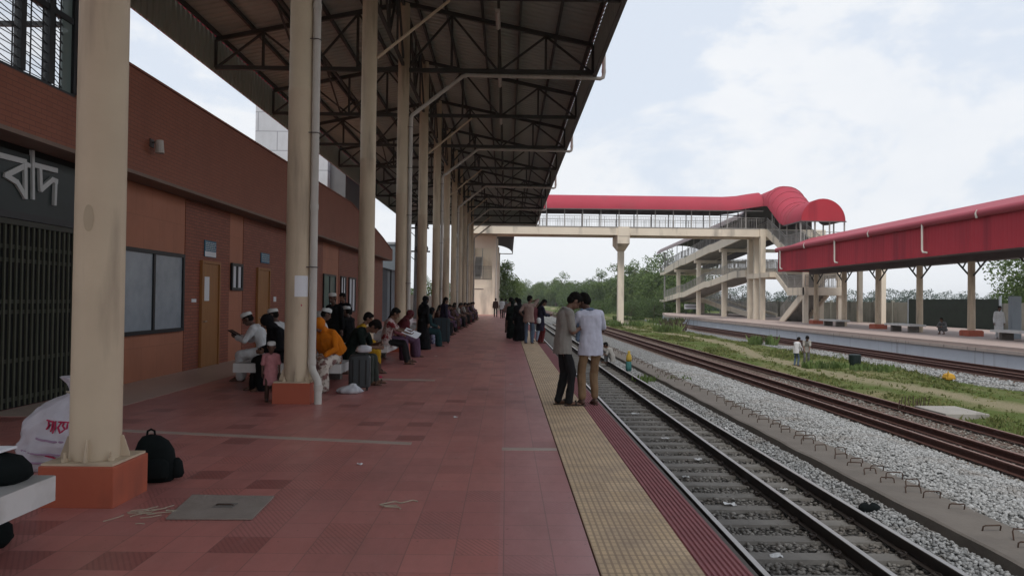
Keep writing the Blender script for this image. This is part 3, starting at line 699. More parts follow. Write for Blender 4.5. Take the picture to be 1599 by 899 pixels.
def door(y0, y1, zt, note):
    x = WX + .014; fr = .06
    mb = MB().box(x, x + .06, y0 - fr, y0, 0.0, zt + fr); mb.box(x, x + .06, y1, y1 + fr, 0.0, zt + fr); mb.box(x, x + .06, y0, y1, zt, zt + fr)
    o = MB().box(x, x + .03, y0 + .003, y1 - .003, .01, zt - .003).build('door', M['wood'], bld)
    mb.build('door_frame', M['wood'], o)
    MB().tube([(x + .03, y0 + .08, 1.0), (x + .07, y0 + .08, 1.0), (x + .07, y0 + .19, 1.0)], .010, 8).build('handle', M['rail_top'], o)
    if note: MB().box(x + .031, x + .034, y0 + .12, y0 + .38, 1.45, 1.98).build('note_sheet', M['paper'], o)
    return o
door(16.02, 16.92, 2.27, True); door(19.6, 20.5, 2.27, False)
def doorsign(y0, y1, z0, z1, white):
    x = WX + .016; o = MB().box(x, x + .02, y0, y1, z0, z1).build('door_sign', M['blue'], bld)
    mb = MB(); n = 5 if white else 4; zt = z1 - .03; zb = z0 + (.13 if white else .02)
    for k in range(n):
        z = zt - (zt - zb) * k / n
        yy = y0 + .05
        while yy < y1 - .07:
            w = random.uniform(.04, .12); mb.box(x + .0201, x + .022, yy, min(yy + w, y1 - .04), z - .025, z - .008); yy += w + .025
    mb.build('sign_lines', M['letter'], o)
    if white:
        MB().box(x + .0201, x + .0225, y0 + .01, y1 - .01, z0 + .01, z0 + .12).build('white_strip', M['paper'], o)
doorsign(16.15, 16.78, 2.42, 2.78, True); doorsign(19.85, 20.55, 2.47, 2.74, False)
for (yy, zz, h) in ((15.55, 1.42, .07), (21.0, 1.42, .14)): MB().box(WX + .013, WX + .03, yy, yy + .22, zz, zz + h).build('switch_plate', M['paper'], bld)
for yy in (23.0, 32.9): MB().tube([(WX + .03, yy, 3.4), (WX + .03, yy, 2.1), (WX + .04, yy + .02, 1.6)], .012, 6).build('conduit', M['pvc'], bld)
# lamp on the fascia
mb = MB().box(FX + .001, FX + .02, 12.72, 12.86, 4.12, 4.26); mb.tube([(FX + .02, 12.79, 4.2), (FX + .13, 12.79, 4.22)], .015, 8)
fl = mb.build('wall_lamp', M['darksteel'], bld); MB().tube([(FX + .14, 12.79, 4.24), (FX + .15, 12.79, 4.02)], [.065, .075], 14).build('lamp_shade', M['pvc'], fl)
# entrance: sign panel with raised letters, collapsible gate
MB().box(WX - .40, WX - .05, 5.0, 11.7, 0, 3.614).build('painted_entrance_dark', M['black'], bld)  # solid black box painted as the darkness behind gate and sign
sg = MB().box(WX - .02, WX + .02, 5.0, 11.42, 2.66, 3.47).build('sign_panel', M['signglass'], bld)
MB().box(WX - .02, WX + .05, 5.0, 11.5, 2.56, 2.655).build('sign_frame', M['frame'], sg); MB().box(WX - .02, WX + .05, 11.425, 11.5, 2.66, 3.50).build('sign_frame', M['frame'], sg)
strokes = [([(9.5, 3.50), (9.53, 2.88)], 0.054), ([(9.53, 3.35), (10.11, 3.36)], 0.068), ([(10.09, 3.34), (10.2, 3.32)], 0.057), ([(10.11, 3.31), (9.72, 3.11)], 0.071), ([(9.71, 3.11), (9.94, 3.05), (10.11, 2.89)], 0.068), ([(10.1, 3.32), (10.12, 2.87)], 0.063), ([(10.25, 3.53), (10.28, 2.88)], 0.048), ([(10.3, 3.35), (10.79, 3.36)], 0.065), ([(10.41, 3.34), (10.44, 3.02)], 0.057), ([(10.44, 3.03), (10.69, 3.21), (10.79, 3.2)], 0.068), ([(10.77, 3.22), (10.76, 2.86)], 0.048)]
def letter(idx):
    mb = MB()
    for i in idx:
        pts, w = strokes[i]; x = WX + .026 + .0012 * i
        for (a, b), (c, d) in zip(pts, pts[1:]):
            v = Vector((0, c - a, d - b)).normalized() * w * .30; mb.bar(Vector((x, a, b)) - v, Vector((x, c, d)) + v, w * 1.05, .03 + .002 * i, up=(1, 0, 0)); x += .0006
    mb.build('sign_letter', M['letter'], sg)
for idx in ((0, 1), (2, 3, 4, 5), (6,), (7, 8, 9, 10)): letter(idx)
gt = MB().box(WX - .03, WX + .03, 5.0, 11.5, 2.48, 2.555).build('folding_gate', M['gate'], bld)
yy = 5.05
while yy < 11.42:
    MB().box(WX - .012, WX + .012, yy, yy + .032, .02, 2.479).build('gate_slat', M['gateslat'], gt); yy += .118
for z in (.10, .62, 1.28, 1.42, 1.98, 2.16): MB().box(WX - .026, WX - .013, 5.0, 11.46, z, z + .055).build('gate_bar', M['gate'], gt)
MB().box(WX - .03, WX + .03, 11.43, 11.74, 0, 2.479).build('gate_jamb', M['frame'], bld)
# upper glazing of the entrance hall
uw = MB().box(FX - .16, FX - .06, 4.0, 10.62, 4.361, 4.42).build('upper_window', M['frame'], bld)
def mull(y0, y1, m='frame', x0=FX - .15, x1=FX - .05, z0=4.43, z1=8.5): MB().box(x0, x1, y0, y1, z0, z1).build('mullion', M[m], uw)
for y0, y1 in ((9.42, 9.52), (10.0, 10.10), (10.57, 10.66), (8.7, 8.80), (8.0, 8.1)): mull(y0, y1)
mull(10.34, 10.565, 'panegreen', FX - .11, FX - .09)
mb = MB()
for a, b in ((4.0, 8.0), (8.1, 8.7), (8.8, 9.42), (9.52, 10.0), (10.1, 10.565)): mb.box(FX - .14, FX - .06, a, b, 5.42, 5.50)
mb.build('transom', M['frame'], uw)
for y0, y1 in ((8.81, 9.41), (9.53, 9.99), (10.11, 10.335)):
    mb = MB(); z = 4.45; xg = FX - .075; k = 0
    while z < 7.5:
        mb.bar((xg, y0, z), (xg, y1, z - .012), .009, .009); mb.bar((xg + .001, y0, z + .105), (xg + .001, y1, z - .01), .009, .009); z += .125
    for yv in (y0 + (y1 - y0) * .28, y0 + (y1 - y0) * .82): mb.box(xg - .016, xg - .006, yv - .010, yv + .010, 4.43, 8.4)
    mb.build('lattice_screen', M['frame'], uw)
for y0, y1 in ((8.81, 9.41), (9.53, 9.99), (10.11, 10.335)): MB().box(FX - .102, FX - .096, y0 + .002, y1 - .002, 4.425, 8.4).build('pane', M['paneclear'], uw)
MB().box(FX - .15, FX - .05, 4.0, 10.62, 8.501, 8.6).build('head_rail', M['frame'], uw)
MB().box(-9.8, -6.5, 12.0, 12.07, 5.92, 6.0).build('inner_tie_bar', M['frame'], uw)
# pale panelled tower behind, and other buildings beyond the far end
tw = thing('panelled_tower', 'pale grey panelled tower block rising behind the brick station building', 'tower', (-12, 44, 0))
MB().box(-14.45, -10.30, 42, 50, 0, 17).build('wall', M['greytile'], tw); MB().box(-10.299, -9.40, 42.6, 48, 0, 17).build('side_wall', M['greyside'], tw)
gb = thing('grey_building', 'blue grey flat roofed block beyond the end of the brick building', 'building', (-9, 62, 0))
MB().box(-13, -8.2, 58, 60.5, -.1, 5.8).build('wall', M['bluegrey'], gb); MB().box(-13.1, -8.1, 57.9, 60.6, 5.801, 5.98).build('roof_slab', M['greytile'], gb)
gs = thing('grey_shed', 'dark grey lean-to with a sloping roof in front of the blue grey block', 'shed', (-9.8, 50, 0))
MB().prism([(-12.5, 50, 0), (-8.1, 50, 0), (-8.1, 50, 3.45), (-12.5, 50, 4.6)], (0, 5, 0)).build('wall', M['bluegrey'], gs)
MB().bar((-12.7, 52.5, 4.72), (-7.9, 52.5, 3.47), 5.4, .09).build('roof', M['greyside'], gs)
mb = MB().tube([(-7.85, 49.9, 0), (-7.85, 49.9, 3.5)], .05, 8); mb.build('downpipe', M['frame'], gs)
pl = thing('utility_pole', 'concrete power pole with dark crossarms and insulators seen between the columns', 'utility pole', (-7.05, 60, 0))
MB().cyl(-7.05, 57, -.1, 7.5, .17, 12, .12).build('pole_shaft', M['pole'], pl)
for z, w in ((7.0, 1.0), (5.2, 1.1)):
    a = MB().box(-7.05 - w, -7.05 + w, 56.80, 56.88, z - .06, z + .06).build('crossarm', M['darksteel'], pl)
    for dx in (-.85, .0, .85): MB().tube([(-7.05 + dx, 56.84, z + .061), (-7.05 + dx, 56.84, z + .15), (-7.05 + dx, 56.84, z + .3), (-7.05 + dx, 56.84, z + .42)], [.05, .12, .10, .04], 10).build('insulator', M['porcelain'], a)
mb = MB().bar((-7.05, 56.85, 4.5), (-7.9, 56.85, 5.14), .05); mb.bar((-7.05, 56.85, 6.3), (-7.7, 56.85, 6.94), .05); mb.build('stay', M['darksteel'], pl)
fw = thing('yard_wall', 'low weathered wall seen between the far columns behind the platform', 'wall', (-12, 80, 0))
MB().box(-11, -10.8, 68.2, 130, -.1, 2.0).build('wall_face', M['wallold'], fw)

# ------------------------------------------------------------------ benches on the near platform
def bench(y0, y1, label, x0=-4.25, x1=-2.73):
    t = thing('platform_bench', label, 'bench', ((x0 + x1) / 2, (y0 + y1) / 2, 0), group='white concrete benches between the columns')
    mb = MB(); mb.cur = 0; mb.box(x0, x1, y0, y1, .30, .448); mb.cur = 1; mb.box(x0 + .002, x1 - .002, y0 + .002, y1 - .002, .4481, .452)
    mb.build('seat_slab', [M['benchw'], M['benchg']], t)
    for yy in (y0 + .35, y1 - .55): MB().box(x0 + .5, x1 - .42, yy, yy + .2, 0, .299).build('leg', M['conc_dark'], t)
    return t
bench(2.3, 4.52, 'nearest white concrete bench, cut by the left edge in front of the first column')
bench(12.2, 14.6, 'white concrete bench behind the second column where the orange scarf woman sits', -4.5)
bench(17.0, 19.8, 'white concrete bench behind the third column under the newspaper reader')
for i, k in enumerate(range(3, 10)):
    y = 5.66 + 5.35 * k; bench(y + .9, y + 3.9, 'white concrete bench hidden by sitters farther down the row of columns')
#PART3
# ------------------------------------------------------------------ footbridge
fb = thing('footbridge', 'long footbridge over the tracks with a pink red vaulted roof and ramp towers', 'footbridge', (12, 75.5, 0))
def railing(pts, h=1.15, sp=.16, name='railing', par=fb, r=.028, m='rail_grey', gap=.10):
    mb = MB(); P_ = [Vector(p) for p in pts]
    for a, b in zip(P_, P_[1:]):
        up = Vector((0, 0, 1)); mb.bar(a + up * h, b + up * h, r * 1.7); mb.bar(a + up * gap, b + up * gap, r * 1.2); mb.bar(a + up * (h - .22), b + up * (h - .22), r)
        n = max(1, int((b - a).length / sp))
        for i in range(n + 1):
            p = a + (b - a) * i / n; mb.bar(p + up * gap, p + up * (h - .005 if i % 9 else h), .018 if i % 9 else .05, up=(0, 1, 0))
    return mb.build(name, M[m], par)
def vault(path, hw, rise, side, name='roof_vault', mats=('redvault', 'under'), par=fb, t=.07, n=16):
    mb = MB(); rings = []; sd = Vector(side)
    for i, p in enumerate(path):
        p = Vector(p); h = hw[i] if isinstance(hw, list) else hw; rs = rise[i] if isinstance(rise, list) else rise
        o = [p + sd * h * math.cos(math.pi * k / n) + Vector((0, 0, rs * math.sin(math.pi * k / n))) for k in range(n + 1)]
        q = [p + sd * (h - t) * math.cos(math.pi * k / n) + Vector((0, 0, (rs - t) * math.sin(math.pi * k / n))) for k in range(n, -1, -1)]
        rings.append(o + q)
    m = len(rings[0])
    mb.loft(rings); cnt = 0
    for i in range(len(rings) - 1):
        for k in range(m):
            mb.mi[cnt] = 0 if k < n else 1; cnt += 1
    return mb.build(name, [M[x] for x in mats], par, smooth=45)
BY0, BY1 = 74.0, 77.4; BZ = 8.94
MB().box(-4.2, 26.0, BY0, BY0 + .45, 8.20, BZ).build('deck_beam', M['bridgecream'], fb); MB().box(-4.2, 26.0, BY1 - .45, BY1, 8.20, BZ).build('deck_beam', M['bridgecream'], fb)
MB().box(-4.2, 26.0, BY0 + .451, BY1 - .451, 8.45, 8.75).build('deck_slab', M['bridgecream'], fb)
MB().box(-4.2, 26.0, BY0 - .02, BY0 + .47, BZ + .001, BZ + .07).build('kerb', M['conc'], fb)
railing([(-4, BY0 + .1, BZ), (26.0, BY0 + .1, BZ)], 1.15, .17); railing([(-4, BY1 - .1, BZ), (25.4, BY1 - .1, BZ)], 1.15, .17)
EZ = 10.78
vault([(x, (BY0 + BY1) / 2, EZ) for x in (-6, 0, 6, 12, 18, 22)] + [(23.4, 75.7, EZ + .10), (24.6, 75.7, EZ + .32), (25.7, 75.7, EZ + .48)], 2.0, 1.62, (0, -1, 0))
MB().box(-6, 25.7, BY0 - .32, BY0 - .24, EZ - .08, EZ + .02).build('eave_beam', M['darksteel'], fb); MB().box(-6, 25.7, BY1 + .24, BY1 + .32, EZ - .08, EZ + .02).build('eave_beam', M['darksteel'], fb)
x = -3.4
while x < 25.8:
    MB().box(x - .045, x + .045, BY0 + .02, BY0 + .11, BZ + .071, EZ + .25).build('post', M['rail_grey'], fb); MB().box(x + .2, x + .29, BY1 - .11, BY1 - .02, BZ, EZ + .25).build('post', M['darksteel'], fb); x += 1.83
# pier in the middle of the tracks
pr = MB().box(11.40, 12.02, 75.4, 76.0, -1.3, 7.0).build('pier', M['bridgecream'], fb, label='tall slim cream pier standing between the tracks')
mb = MB().loft([[(11.35, 75.35, 6.7), (12.07, 75.35, 6.7), (12.07, 76.05, 6.7), (11.35, 76.05, 6.7)], [(11.1, 73.9, 7.35), (12.32, 73.9, 7.35), (12.32, 77.5, 7.35), (11.1, 77.5, 7.35)], [(11.1, 73.9, 8.19), (12.32, 73.9, 8.19), (12.32, 77.5, 8.19), (11.1, 77.5, 8.19)]]); mb.build('pier_cap', M['bridgecream'], pr)
MB().box(11.15, 12.27, 73.86, 73.997, 8.1, 9.02).build('cap_face', M['bridgecream'], pr)
MB().box(10.6, 13.2, 74.6, 77, -1.3, -.70).build('pier_plinth', M['conc'], pr)
# columns carrying the far end and the ramps
P2 = -.16
for y in (73.9, 75.7, 77.6): MB().box(25.45, 25.95, y - .24, y + .24, P2, 8.19).build('tower_column', M['bridgecream'], fb)
for y in (73.9, 77.6): MB().box(31.2, 31.7, y - .24, y + .24, P2, 8.19).build('tower_column', M['bridgecream'], fb)
MB().box(25.4, 32.0, 73.7, 77.8, 8.2, 8.94).build('landing_slab', M['bridgecream'], fb)
for y in (87.2, 98.8, 110.5):
    ztop = 8.47 - (y - 79) / 39 * 2.5 - .02
    for xx in (25.55, 29.2): MB().box(xx, xx + .5, y - .25, y + .25, P2, ztop).build('ramp_column', M['bridgecream'], fb)
    MB().box(25.2, 32.0, y - .2, y + .2, ztop - .4, ztop - .01).build('ramp_crossbeam', M['bridgecream'], fb)
def ramp(name, x0, x1, pts, h, slab, m='bridgecream', rail=True):
    """pts = (y, z of the underside)"""
    poly = [(x0, y, z) for y, z in pts] + [(x0, y, z + h) for y, z in pts[::-1]]
    o = MB().prism(poly, (.16, 0, 0)).build(name, M[m], fb)
    MB().prism([(x1 - .16,) + p[1:] for p in poly], (.16, 0, 0)).build('parapet', M[m], o)
    pol = [(x0 + .161, y, z + .05) for y, z in pts] + [(x0 + .161, y, z + .05 + slab) for y, z in pts[::-1]]
    MB().prism(pol, (x1 - x0 - .322, 0, 0)).build('ramp_slab', M['conc'], o)
    if rail:
        railing([(x0 + .08, y, z + h) for y, z in pts], 1.05, .20, 'ramp_railing', o); railing([(x1 - .08, y, z + h) for y, z in pts], 1.05, .20, 'ramp_railing', o)
    return o
ramp('ramp_flight', 25.3, 28.4, [(77.9, 8.50), (90, 7.76), (92, 7.76), (105, 6.86), (107, 6.86), (118, 5.96)], .98, .25)
ramp('ramp_flight', 25.3, 28.4, [(77.9, 4.28), (82, 4.28), (92.2, 3.46), (94, 3.46), (105.4, 2.22), (107, 2.22), (118, 1.52)], .74, .25)
ramp('ramp_flight', 28.8, 31.9, [(77.9, 4.30), (90, 5.0), (104, 5.5), (118, 5.96)], .8, .25)
ramp('ramp_flight', 28.8, 31.9, [(86.5, -.25), (95, .45), (97, .45), (107, 1.42), (118, 1.52)], .6, .25)
MB().box(25.2, 32.0, 118.01, 121, 5.9, 6.3).build('ramp_landing', M['bridgecream'], fb); MB().box(25.2, 32.0, 118.01, 121, 1.5, 1.9).build('ramp_landing', M['bridgecream'], fb)
MB().box(25.3, 25.5, 118.2, 118.4, -1.0, 9.4).build('post', M['rail_grey'], fb)
railing([(25.3, 118.1, 6.3), (25.3, 121, 6.3)], 1.1, .2)
MB().box(25.4, 32, 71.0, 77.88, 4.05, 4.55).build('landing_slab', M['bridgecream'], fb)
railing([(26.0, 71.4, 4.56), (26.0, 77.4, 4.56)], 1.1, .18); railing([(31.8, 71.4, 4.56), (31.8, 77.4, 4.56)], 1.1, .18)
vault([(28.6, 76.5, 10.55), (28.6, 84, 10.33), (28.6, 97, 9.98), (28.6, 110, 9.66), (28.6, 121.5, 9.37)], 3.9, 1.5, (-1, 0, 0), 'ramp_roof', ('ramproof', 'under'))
MB().prism([(32.3, 77.9, 9.35), (32.3, 118, 6.9), (32.3, 121.4, 6.9), (32.3, 121.4, 9.4), (32.3, 97, 9.98), (32.3, 77.9, 10.5)], (.05, 0, 0)).build('sky_gap_sheet', M['under'], fb)  # dark sheet added to hide the sky gap under the ramp roof
y = 80.0
while y < 121: 
    zr = 10.44 - (y - 80) / 41 * 1.06; zf = 9.4 - (y - 79) / 39 * 2.45
    MB().box(25.34, 25.42, y, y + .08, zf, zr + .35).build('post', M['rail_grey'], fb); y += 3.3
# stair down towards the camera under the second vault
def stair(x0, x1, ya, za, yb, zb, h=.62, n=12, rail=True):
    poly = [(x0, ya, za), (x0, yb, zb), (x0, yb, zb - h), (x0, ya, za - h)]
    o = MB().prism(poly, (.14, 0, 0)).build('stair_flight', M['bridgecream'], fb); MB().prism([(x1 - .14,) + p[1:] for p in poly], (.14, 0, 0)).build('stringer', M['bridgecream'], o)
    mb = MB()
    for i in range(n):
        y0_, y1_ = ya + (yb - ya) * i / n, ya + (yb - ya) * (i + 1) / n; z = za + (zb - za) * (i + .5) / n
        mb.box(x0 + .141, x1 - .141, min(y0_, y1_), max(y0_, y1_), z - .30 - .002 * (i % 2), z - .06)
    mb.build('steps', M['conc'], o)
    if rail: railing([(x0 + .07, ya, za), (x0 + .07, yb, zb)], 1.1, .2, 'stair_railing', o); railing([(x1 - .07, ya, za), (x1 - .07, yb, zb)], 1.1, .2, 'stair_railing', o)
    return o
stair(26.0, 29.4, 73.68, 8.96, 68.6, 6.72, .72)
MB().box(25.9, 33.2, 64.0, 68.59, 6.25, 6.70).build('landing_slab', M['bridgecream'], fb)
railing([(25.95, 68.5, 6.7), (25.95, 64.05, 6.7), (29.5, 64.05, 6.7), (33.1, 64.05, 6.7)], 1.1, .17)
stair(29.8, 33.1, 68.6, 6.72, 73.6, 4.5, .62)
stair(26.0, 29.4, 71.0, 4.45, 68.2, 2.98, .50)
MB().box(26.0, 29.5, 64.0, 68.19, 2.27, 2.96).build('landing_slab', M['bridgecream'], fb); railing([(26.05, 68.1, 2.96), (26.05, 64.6, 2.96)], 1.1, .18); railing([(29.45, 68.1, 2.96), (29.45, 64.1, 2.96), (26.1, 64.1, 2.96)], 1.1, .18)
stair(26.1, 28.3, 64.4, 2.9, 70.2, -.02, .72)
for xx, y in ((26.2, 64.2), (29.2, 64.2), (33.0, 64.2), (33.0, 68.4), (29.5, 68.7)): MB().box(xx - .2, xx + .2, y, y + .36, P2, 6.24).build('stair_column', M['bridgecream'], fb)
CV = 27.57
path = [(CV, 78.2, 11.22), (CV, 75, 11.22), (CV, 73.2, 11.22), (CV, 72.4, 11.08), (CV, 71.4, 10.45), (CV, 70.2, 9.72), (CV, 69.2, 9.12), (CV, 68.4, 8.82), (CV, 67.6, 8.76), (CV, 64.0, 8.76)]
vault(path, 1.95, 1.95, (-1, 0, 0), 'roof_vault')
mb = MB()
for (px, py, pz) in path[2:9]:
    mb.tube([(CV - 1.97 * math.cos(math.pi * k / 14), py, pz + 1.97 * math.sin(math.pi * k / 14)) for k in range(15)], .035, 6)
mb.build('vault_seams', M['redtop'], fb)
mb = MB().prism([(CV - 1.93 * math.cos(math.pi * k / 20), 63.95, 8.76 + 1.93 * math.sin(math.pi * k / 20)) for k in range(21)], (0, .045, 0)); mb.build('end_cap', M['red'], fb)
MB().box(CV - 2.0, CV + 2.0, 63.9, 64.05, 8.66, 8.755).build('eave_beam', M['darksteel'], fb); MB().box(CV - 2.0, CV - 1.92, 64.06, 68, 8.66, 8.755).build('eave_beam', M['darksteel'], fb)
for xx in (CV - 1.93, CV - .7, CV + .6, CV + 1.9): MB().box(xx - .05, xx + .05, 64.06, 64.16, 6.7, 8.655).build('post', M['rail_grey'], fb)
for y, zb, zt in ((66, 6.7, 8.7), (68.2, 6.7, 8.85), (70, 7.35, 9.6), (72, 8.2, 10.8)):
    for xx in (26.02, 29.4): MB().box(xx - .05, xx + .05, y, y + .1, zb, zt + .1).build('post', M['rail_grey'], fb)
# tower of the footbridge on the near platform
for xx, y in ((-1.55, 76.6), (-3.95, 76.6), (-1.55, 81), (-3.95, 81)): MB().box(xx, xx + .32, y, y + .32, 0, 8.19).build('tower_column', M['bridgecream'], fb)
MB().box(-1.15, -1.05, 76.4, 76.5, 0, 8.9).build('downpipe', M['pvc'], fb)
MB().box(-3.65, -1.56, 76.7, 80.9, 2.9, 3.6).build('landing_slab', M['bridgecream'], fb); MB().box(-3.65, -1.56, 76.62, 76.85, 6.9, 8.19).build('tower_beam', M['bridgecream'], fb)
MB().box(-3.62, -1.57, 76.64, 76.8, 0, 2.899).build('tower_wall', M['bridgecream'], fb); MB().box(-3.62, -1.57, 81.33, 81.5, 0, 8.19).build('tower_wall', M['bridgecream'], fb)
MB().box(-3.4, -2.4, 76.6, 76.635, 2.62, 2.68).build('wall_pipe', M['darksteel'], fb)
railing([(-3.6, 76.72, 3.6), (-1.6, 76.72, 3.6)], 1.4, .12, m='darksteel'); stair(-3.6, -2.6, 77.2, 3.9, 81, 6.4, .5, 10, True)
vault([(-2.7, 78, 10.35), (-2.7, 90, 9.95), (-2.7, 118, 9.0)], 3.6, 1.4, (1, 0, 0), 'ramp_roof', ('ramproof', 'under'))
ramp('ramp_flight', -6.0, -1.2, [(81.6, 8.1), (118, 5.9)], .9, .25, rail=False)
mb = MB().tube([(-1.2, 118, 8.92), (.85, 118, 8.92), (.85, 112, 9.1)], .07, 8); mb.build('eave_gutter', M['pvc'], fb)
for y in (90, 104, 117): MB().box(-1.5, -1.1, y, y + .4, -.1, 9.0).build('ramp_column', M['bridgecream'], fb)

# ------------------------------------------------------------------ far canopy
c2 = thing('platform_canopy', 'red fascia canopy over the far platform on braced cream columns', 'canopy', (25.8, 40, P2Z))
F2 = 23.0; ya, yb = 6, 62.3
sheet2 = [ya + .3 * i + d for i in range(int((yb - ya) / .3)) for d in (0, .075, .105, .27)]
sheet(F2, 4.18, F2, 6.0, 'fascia_sheet', c2, [M['red'], M['roofin']], sheet2, up=False, amp=.35)
sheet(28.6, 4.18, 28.6, 6.0, 'fascia_sheet', c2, [M['roofin'], M['red']], sheet2, up=False)
mb = MB(); mb.tube([(F2 - .10, y, 6.02) for y in (ya, yb)], .20, 14); mb.build('gutter', M['redtop'], c2, smooth=50)
mb = MB().prism([(F2 + .06, ya, 6.08), (25.8, ya, 7.1), (28.6, ya, 6.08), (28.6, ya, 6.02), (25.8, ya, 7.04), (F2 + .06, ya, 6.02)], (0, yb - ya, 0)); mb.build('roof_sheet', M['redtop'], c2)
MB().box(F2 + .02, 28.6, yb, yb + .06, 4.2, 6.02).build('end_fascia', M['red'], c2)
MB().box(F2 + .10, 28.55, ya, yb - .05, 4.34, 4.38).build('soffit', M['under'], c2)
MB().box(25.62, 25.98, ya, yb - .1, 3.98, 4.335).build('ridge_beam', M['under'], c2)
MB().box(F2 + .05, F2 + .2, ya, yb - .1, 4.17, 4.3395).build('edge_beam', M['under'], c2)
for k in range(8):
    y = 30.45 + 5.12 * (k - 2) + 5.12 * 2
    y = 40.69 + 5.13 * (k - 3)
    if y > 62: continue
    o = MB().tube([(25.8, y, P2Z), (25.8, y, 3.98)], [.20, .18], 20).build('column', M['cream'], c2, smooth=40)
    if abs(k - 3) % 2 == 0: MB().loft([[(25.8 + sx * w, y + sy * w, z) for sx, sy in ((-1, -1), (1, -1), (1, 1), (-1, 1))] for w, z in ((.42, P2Z - .02), (.42, P2Z + .28), (.36, P2Z + .33))]).build('base_block', M['orange'], o)
    for sg_ in (-1, 1):
        mb = MB().bar((25.8, y + sg_ * .18, 3.20), (25.8, y + sg_ * 1.25, 3.98), .07); mb.bar((25.8, y + sg_ * .78, 3.66), (25.8, y + sg_ * .5, 3.98), .06); mb.build('knee_brace', M['steel'], o)
for y, full in ((61.2, 1), (56.2, 0), (51.0, 1), (46.2, 0), (40.2, 1), (35.5, 0), (30.2, 1)):
    x = F2 - .24
    pts = [(x + .06, y, 6.1), (x, y, 5.95), (x, y, 4.55), (x, y - .1, 4.42), (x, y - .45, 4.38)] if full else [(x + .03, y, 6.16), (x - .05, y, 6.0), (x, y, 5.78)]
    MB().tube(pts, .055, 8).build('downpipe', M['pvc'], c2, smooth=40)
def bench2(y, label, x=24.9):
    t = thing('platform_bench', label, 'bench', (x, y, P2Z)); MB().box(x - .5, x + .5, y - 1.5, y + 1.5, P2Z + .38, P2Z + .50).build('seat_slab', M['benchw'], t)
    for d in (-1.1, .9): MB().box(x - .3, x + .3, y + d, y + d + .2, P2Z, P2Z + .379).build('leg', M['conc_dark'], t)
bench2(45.9, 'white topped concrete bench around the second column of the far platform'); bench2(55.8, 'white topped bench farther along the far platform, nearer the stairs'); bench2(35.5, 'white bench at the right edge of the photo on the far platform')
mb = MB().box(26.0, 26.5, 37.7, 38.0, P2Z, P2Z + 2.2); o = mb.build('upright_board', M['bluegrey'], bevel=.02); tag(o, 'upright grey panel standing behind the man in white on the far platform', 'panel')
bw = thing('boundary_wall', 'stained concrete boundary wall behind the far platform', 'wall', (34.5, 60, -.3))
y = 22
while y < 116:
    MB().box(34.45, 34.6, y, y + 2.85, -.6, 1.75 + random.uniform(-.04, .04)).build('wall_panel', M['wallold'], bw); MB().box(34.38, 34.62, y + 2.86, y + 3.1, -.6, 1.9).build('wall_post', M['wallold'], bw); y += 3.12
nt = thing('dark_infill', 'dark green black netting added for a dark section of the far boundary wall', 'infill', (34.3, 62, -.3))
MB().box(34.26, 34.30, 51, 62.5, -.2, 2.0).build('infill_panel', M['infill'], nt); MB().cyl(34.28, 50.9, -.3, 2.2, .09, 8).build('infill_post', M['bluegrey'], nt); MB().cyl(34.28, 62.6, -.3, 2.1, .07, 8).build('infill_post', M['bluegrey'], nt)  # dark panel added in place of a dark section of the wall
st = thing('platform_sign', 'small white sign board with a dark line under the footbridge ramp', 'sign', (25.6, 108, 0))
MB().box(25.4, 27.8, 104.9, 105.0, .55, 1.25).build('board', M['whiteboard'], st); MB().box(25.5, 27.7, 104.87, 104.895, .85, .97).build('dark_line', M['frame'], st)
for xx in (25.6, 27.5): MB().box(xx, xx + .1, 105.01, 105.1, P2Z, 1.2).build('post', M['frame'], st)
#PART4
# ------------------------------------------------------------------ trees
def leaf_mesh(name, blobs, n, size, m, seed):
    r = np.random.default_rng(seed); V = []; tot = sum(b[3] * b[4] * b[5] for b in blobs) 
    P_ = []
    for (x, y, z, a, b, c) in blobs:
        k = max(20, int(n * a * b * c / tot)); d = r.normal(size=(k, 3)); d /= np.linalg.norm(d, axis=1)[:, None]
        rad = r.uniform(.35, 1.0, (k, 1)) ** .5 * (1 + .18 * np.sin(5 * d[:, :1] + seed) * np.cos(4 * d[:, 2:3]))
        P_.append(d * rad * (a, b, c) + (x, y, z))
    P_ = np.concatenate(P_); k = len(P_); s = r.uniform(.6, 1.3, (k, 1)) * size
    u = r.normal(size=(k, 3)); u /= np.linalg.norm(u, axis=1)[:, None]; w = r.normal(size=(k, 3)); w -= u * (u * w).sum(1)[:, None]; w /= np.linalg.norm(w, axis=1)[:, None]
    q = np.stack([P_ - u * s, P_ - w * s * .5 - u * s * .1, P_ + u * s, P_ + w * s * .5 + u * s * .1], 1).reshape(-1, 3)
    me = bpy.data.meshes.new(name); me.vertices.add(len(q)); me.vertices.foreach_set('co', q.ravel()); me.loops.add(4 * k); me.loops.foreach_set('vertex_index', np.arange(4 * k, dtype=np.int32)); me.polygons.add(k); me.polygons.foreach_set('loop_start', np.arange(0, 4 * k, 4, dtype=np.int32)); me.update(calc_edges=True); me.materials.append(m)
    return me
